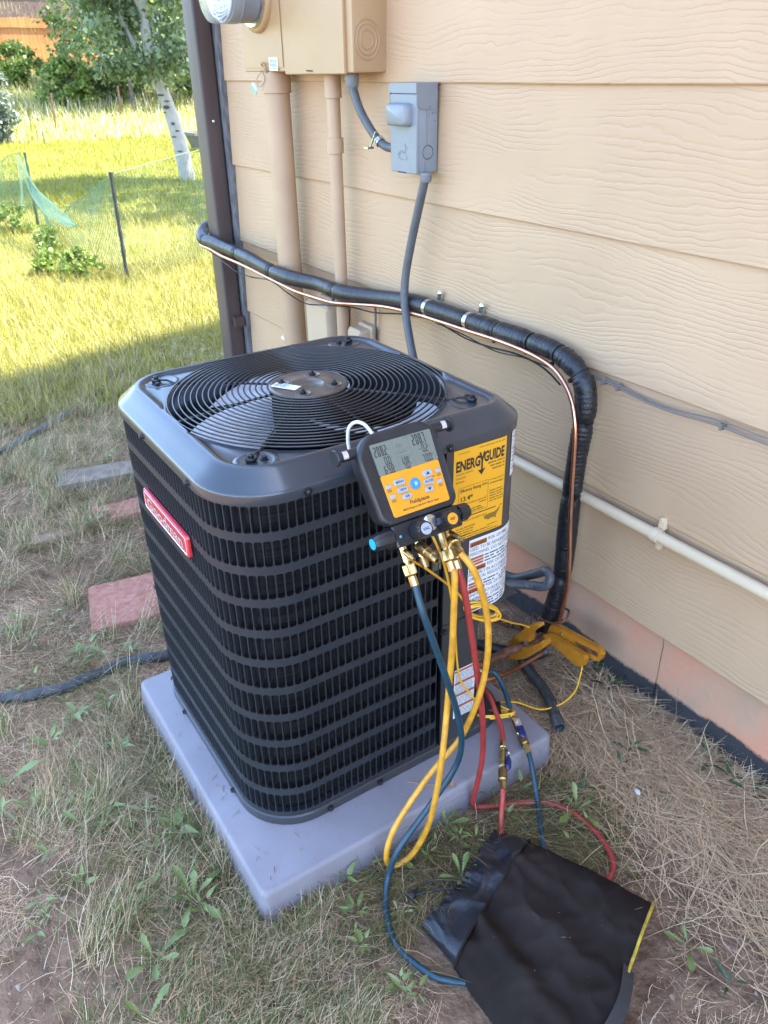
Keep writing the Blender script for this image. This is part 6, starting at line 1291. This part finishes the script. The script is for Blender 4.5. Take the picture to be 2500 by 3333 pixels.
# birch
bx, by = -11.85, 3.27; bz = H(bx, by)
t = thing('birch_tree', 'white-barked birch standing behind the netting near the house corner', 'tree', (bx, by, bz))
tp = [(bx, by, bz-0.1), (bx-0.02, by-0.05, bz+0.5), (bx-0.06, by-0.16, bz+1.1), (bx-0.10, by-0.30, bz+1.6), (bx-0.10, by-0.30, bz+2.6), (bx-0.05, by-0.20, bz+4.2), (bx, by-0.1, bz+6)]
b = MB(); pp = smooth_path(tp, 8); b.tube(pp, list(np.linspace(0.125, 0.085, 20))+list(np.linspace(0.085, 0.03, len(pp)-20)), 14)
limb(b, (bx-0.08, by-0.22, bz+1.35), (bx-0.35, by-0.62, bz+2.4), 0.06, 0.025, (0.02, -0.05, -0.1)); limb(b, (bx-0.09, by-0.27, bz+1.5), (bx+0.25, by+0.75, bz+2.35), 0.045, 0.02, (0, 0.05, -0.05)); limb(b, (bx-0.10, by-0.3, bz+2.2), (bx-0.5, by-1.0, bz+3.4), 0.04, 0.012, (0, 0, 0.1)); limb(b, (bx-0.1, by-0.3, bz+2.6), (bx+0.3, by+0.5, bz+3.9), 0.04, 0.012, (0, 0, 0.1))
tr_ = b.build('trunk', M['bark'], t, 60)
for (h_, a_, s1, s2) in ((0.62, -0.9, .05, .012), (0.80, -0.5, .03, .02), (1.02, -0.7, .06, .025), (1.10, -0.3, .05, .010), (0.95, -1.3, .05, .010), (0.70, -0.2, .04, .012), (1.18, -1.0, .08, .014), (0.42, -0.6, .05, .010)):
    p = Vector([np.interp(bz+h_, [q.z for q in pp], [q[c] for q in pp]) for c in range(3)]); rr_ = 0.125-0.02*h_+0.004; L = []
    for v in (-s2, 0, s2): L.append([(p.x+(rr_ if True else 0)*math.cos(a_+(u/rr_)*(1-abs(v)/s2*0.6)), p.y+rr_*math.sin(a_+(u/rr_)*(1-abs(v)/s2*0.6)), p.z+v) for u in np.linspace(-s1, s1, 7)])
    b = MB(); b.loft(L, False, False, False); b.build('bark_scar', M['barkmark'], tr_)
r = np.random.default_rng(3); cs = []; rd = []
for k in range(96):
    z = r.uniform(1.5, 4.6); q = 0.95*(1-min(0.98, abs((z-3.1)/2.2)**2))**0.5; a = r.uniform(0, 2*PI); d_ = q*r.uniform(0.1, 1)**0.6; cs.append((bx-0.08+d_*math.cos(a), by-0.28+d_*math.sin(a), bz+z)); rd.append(r.uniform(0.22, 0.42))
cs += [(bx-0.3, by-0.7, bz+1.95), (bx-0.2, by-0.1, bz+1.65), (bx-0.05, by+0.1, bz+1.75), (bx-0.35, by-0.9, bz+2.2), (bx-0.3, by-1.1, bz+2.6), (bx+0.15, by+0.55, bz+1.6)]; rd += [0.22, 0.2, 0.22, 0.25, 0.3, 0.13]
leaves('crown', clumps(r, cs, rd, 130), 0.085, M['leafbirch'], t, 1, origin=(bx, by, bz))
def tree(name, lab, x, y, h, cr, ch, n_, per, size, m, trunk=0.12, seed=0, low=0.3, group=None, sq=0.8, tm='darkbark'):
    z = H(x, y); t = thing(name, lab, 'tree' if h > 2.6 else 'shrub', (x, y, z), group or {'broadleaf_tree': 'broad trees behind the yard', 'lilac_shrub': 'shrubs on the slope', 'backdrop_tree': 'tall trees behind the fences', 'shade_tree': 'trees shading the lawn'}.get(name)); r = np.random.default_rng(seed); cs = []; rd = []
    b = MB(); b.tube([(x, y, z-0.2), (x+0.03*h, y, z+h*0.3), (x, y+0.02*h, z+h*0.8)], [trunk, trunk*0.8, trunk*0.2], 8)
    for k in range(6): a = r.uniform(0, 6.28); limb(b, (x+0.02*h, y, z+h*(0.2+0.08*k)), (x+cr*0.7*math.cos(a), y+cr*0.7*math.sin(a), z+h*(0.4+0.09*k)), trunk*0.45, trunk*0.1, (0, 0, 0.1*h*0.2))
    b.build('trunk', M[tm], t, 60)
    for k in range(n_):
        f = r.uniform(0, 1); zz = z+h*(low+(1-low)*f); q = cr*math.sqrt(max(0.02, 1-abs(2*f-0.9)**2.4/1.3)); a = r.uniform(0, 6.28); d_ = q*r.uniform(0.05, 1)**0.5; cs.append((x+d_*math.cos(a), y+d_*math.sin(a), zz)); rd.append(cr*r.uniform(0.16, 0.34))
    leaves('crown', clumps(r, cs, rd, per, sq), size, m, t, seed, origin=(x, y, z)); return t
tree('broadleaf_tree', 'wide dark green tree overhanging the yard left of the birch', -27.6, 7.5, 8.5, 2.35, 5, 150, 90, 0.15, M['leafmid'], 0.07, 5, 0.13)
tree('broadleaf_tree', 'dark tree standing behind the wide tree at top left', -33.0, 9.5, 9.0, 3.4, 5, 80, 80, 0.24, M['leafdark'], 0.25, 6, 0.12)
tree('broadleaf_tree', 'dark tree behind the birch crown near the house corner', -28.0, 10.6, 8.0, 2.4, 5, 110, 80, 0.20, M['leafmid'], 0.12, 8, 0.04)
tree('juniper_shrub', 'grey green juniper shrub at the left edge of the yard', -22.4, 2.05, 1.95, 0.85, 2, 75, 130, 0.10, M['leafgrey'], 0.1, 9, 0.0)
tree('lilac_shrub', 'bright green shrub in front of the orange fence', -29.3, 6.0, 1.3, 0.9, 2, 60, 90, 0.13, M['leaflime'], 0.08, 10, 0.0)
tree('lilac_shrub', 'shaded shrub under the wide dark tree', -29.5, 7.4, 1.1, 1.0, 2, 50, 70, 0.12, M['leafmid'], 0.08, 11, 0.0)
tree('lilac_shrub', 'lime green shrub on the slope beside the birch', -30.0, 11.5, 2.6, 1.6, 2, 60, 90, 0.14, M['leaflime'], 0.08, 12, 0.0)
tree('lilac_shrub', 'lime green shrub against the orange fence at far left', -34.0, 5.4, 1.3, 1.0, 2, 40, 80, 0.14, M['leaflime'], 0.08, 13, 0.0)
for i, (x, y, h_) in enumerate(((-52, 11, 9), (-52, 17, 10), (-50, 23, 9), (-47, 29, 9), (-50, 4, 6.5))): tree('backdrop_tree', ('tall dark tree behind the dark fence', 'tall dark tree behind the wide tree, second from left', 'tall dark tree behind the birch crown', 'tall dark tree hidden behind the house corner', 'tree peeking over the dark fence at the far left')[i], x, y, h_, 3.4, 5, 60, 70, 0.34, M['leafdark'], 0.25, 20+i, 0.06)
for i, (x, y, s_, lab) in enumerate(((-7.3, 0.15, 0.30, 'leafy weed bush at the foot of the far netting post'), (-6.05, 0.12, 0.26, 'dark leafy weed bush just left of the near netting post'), (-8.6, 0.05, 0.32, 'dark leafy weeds under the netting at the left'), (-6.3, -0.10, 0.24, 'low weeds in front of the netting'))):
    z = H(x, y); t = thing('weed_bush', lab, 'shrub', (x, y, z), 'weed bushes along the netting'); r = np.random.default_rng(60+i); cs = []; rd = []
    for k in range(16): a = r.uniform(0, 6.28); d_ = s_*0.6*r.uniform(0, 1); cs.append((x+d_*math.cos(a), y+d_*math.sin(a), z+s_*r.uniform(0.1, 1)*(1-0.5*d_/s_))); rd.append(s_*0.22)
    leaves('foliage', clumps(r, cs, rd, 26), 0.05, M['leaflime'], t, i, origin=(x, y, z))
    b = MB()
    for k in range(7): c = cs[k]; b.tube([(x, y, z-0.02), ((x+c[0])/2, (y+c[1])/2, z+s_*0.4), c], 0.005, 4)
    b.build('stem', M['darkbark'], t)
tree('shade_tree', 'tall tree behind the house corner shading the lawn', -8.7, 7.6, 12.5, 1.7, 5, 90, 90, 0.16, M['leafdark'], 0.18, 31, 0.30)
tree('shade_tree', 'second tall tree behind the house corner shading the lawn', -6.2, 7.9, 10.5, 1.5, 5, 60, 70, 0.16, M['leafdark'], 0.18, 32, 0.42)
# far fences, board by board
def board_fence(name, lab, p0, p1, h, z_extra, m, bw, group=None):
    p0, p1 = Vector(p0), Vector(p1); d = p1-p0; L_ = d.length; d.normalize(); nrm_ = Vector((d.y, -d.x, 0)); n_ = int(L_/bw)
    t = thing(name, lab, 'fence', tuple(p0)); base = None; r = random.Random(n_)
    for k in range(n_):
        c = p0+d*(k*bw); z = H(c.x, c.y)+z_extra
        if base is None:
            b = MB(); b.loft([[p0+Vector((0, 0, -p0.z+z))+d*u+nrm_*w_+Vector((0, 0, v)) for u, v in ((0, 0), (bw*0.9, 0), (bw*0.9, h-0.04), (bw*0.75, h), (bw*0.15, h), (0, h-0.04))] for w_ in (0, 0.02)])
            base = b.build('board', m, t); z0 = z; continue
        o = base.copy(); COL.objects.link(o); o.parent = t; o.location = base.location+(d*(k*bw))+Vector((0, 0, z-z0+r.uniform(-0.02, 0.02)))
    b = MB()
    for hh in (0.3, h-0.35): b.loft([[c+nrm_*w_+Vector((0, 0, H(c.x, c.y)+z_extra-c.z+hh+v)) for w_, v in ((0.03, 0), (0.07, 0), (0.07, 0.09), (0.03, 0.09))] for c in (p0+d*(L_*f) for f in np.linspace(0, 1, 6))])
    b.build('rail', m, t); return t
board_fence('cedar_fence', 'orange cedar board fence at the far left of the yard', (-38.6, 4.2, 0), (-38.0, 9.8, 0), 1.85, 0.0, M['cedar'], 0.15)
board_fence('dark_fence', 'dark brown board fence higher up the slope behind the orange one', (-44.5, 4.5, 0), (-44.0, 11.0, 0), 2.3, 0.25, M['darkwood'], 0.16)
# wire posts on the slope
for (x, y, h_, lab) in ((-23.77, 4.11, 1.05, 'thin rusty post left of the meadow'), (-26.3, 6.68, 0.85, 'thin rusty post in the middle of the meadow')):
    b = MB(); z = H(x, y); b.tube([(x, y, z-0.1), (x+0.01, y+0.04, z+h_)], 0.022, 6); b.tube([(x-0.05, y, z+h_*0.9), (x+0.05, y, z+h_*0.88)], 0.012, 5); o = b.build('wire_post', M['rust'], None, None, (x, y, z)); tag(o, lab, 'post', 'thin posts in the meadow')
# planter behind the birch
px_, py_ = -16.9, 5.75; pz = H(px_, py_); t = thing('planter', 'grey tapered planter with leafy plants behind the birch', 'planter', (px_, py_, pz))
b = MB(); L = []
for k, z in ((0.24, 0.10), (0.30, 0.36), (0.34, 0.36), (0.34, 0.42), (0.30, 0.42), (0.29, 0.34)): L.append([(px_+u*k/0.3, py_+v*k/0.3, pz+z-0.05) for u, v in rrect(-0.32, 0.32, -0.46, 0.46, 0.03, 3)])
b.loft(L); b.build('tub', M['planter'], t, 40)
r = np.random.default_rng(9); leaves('plants', clumps(r, [(px_+r.uniform(-.2, .2), py_+r.uniform(-.3, .3), pz+0.42+r.uniform(0, 0.18)) for _ in range(14)], [0.13]*14, 60), 0.06, M['leaflime'], t, 4, origin=(px_, py_, pz))
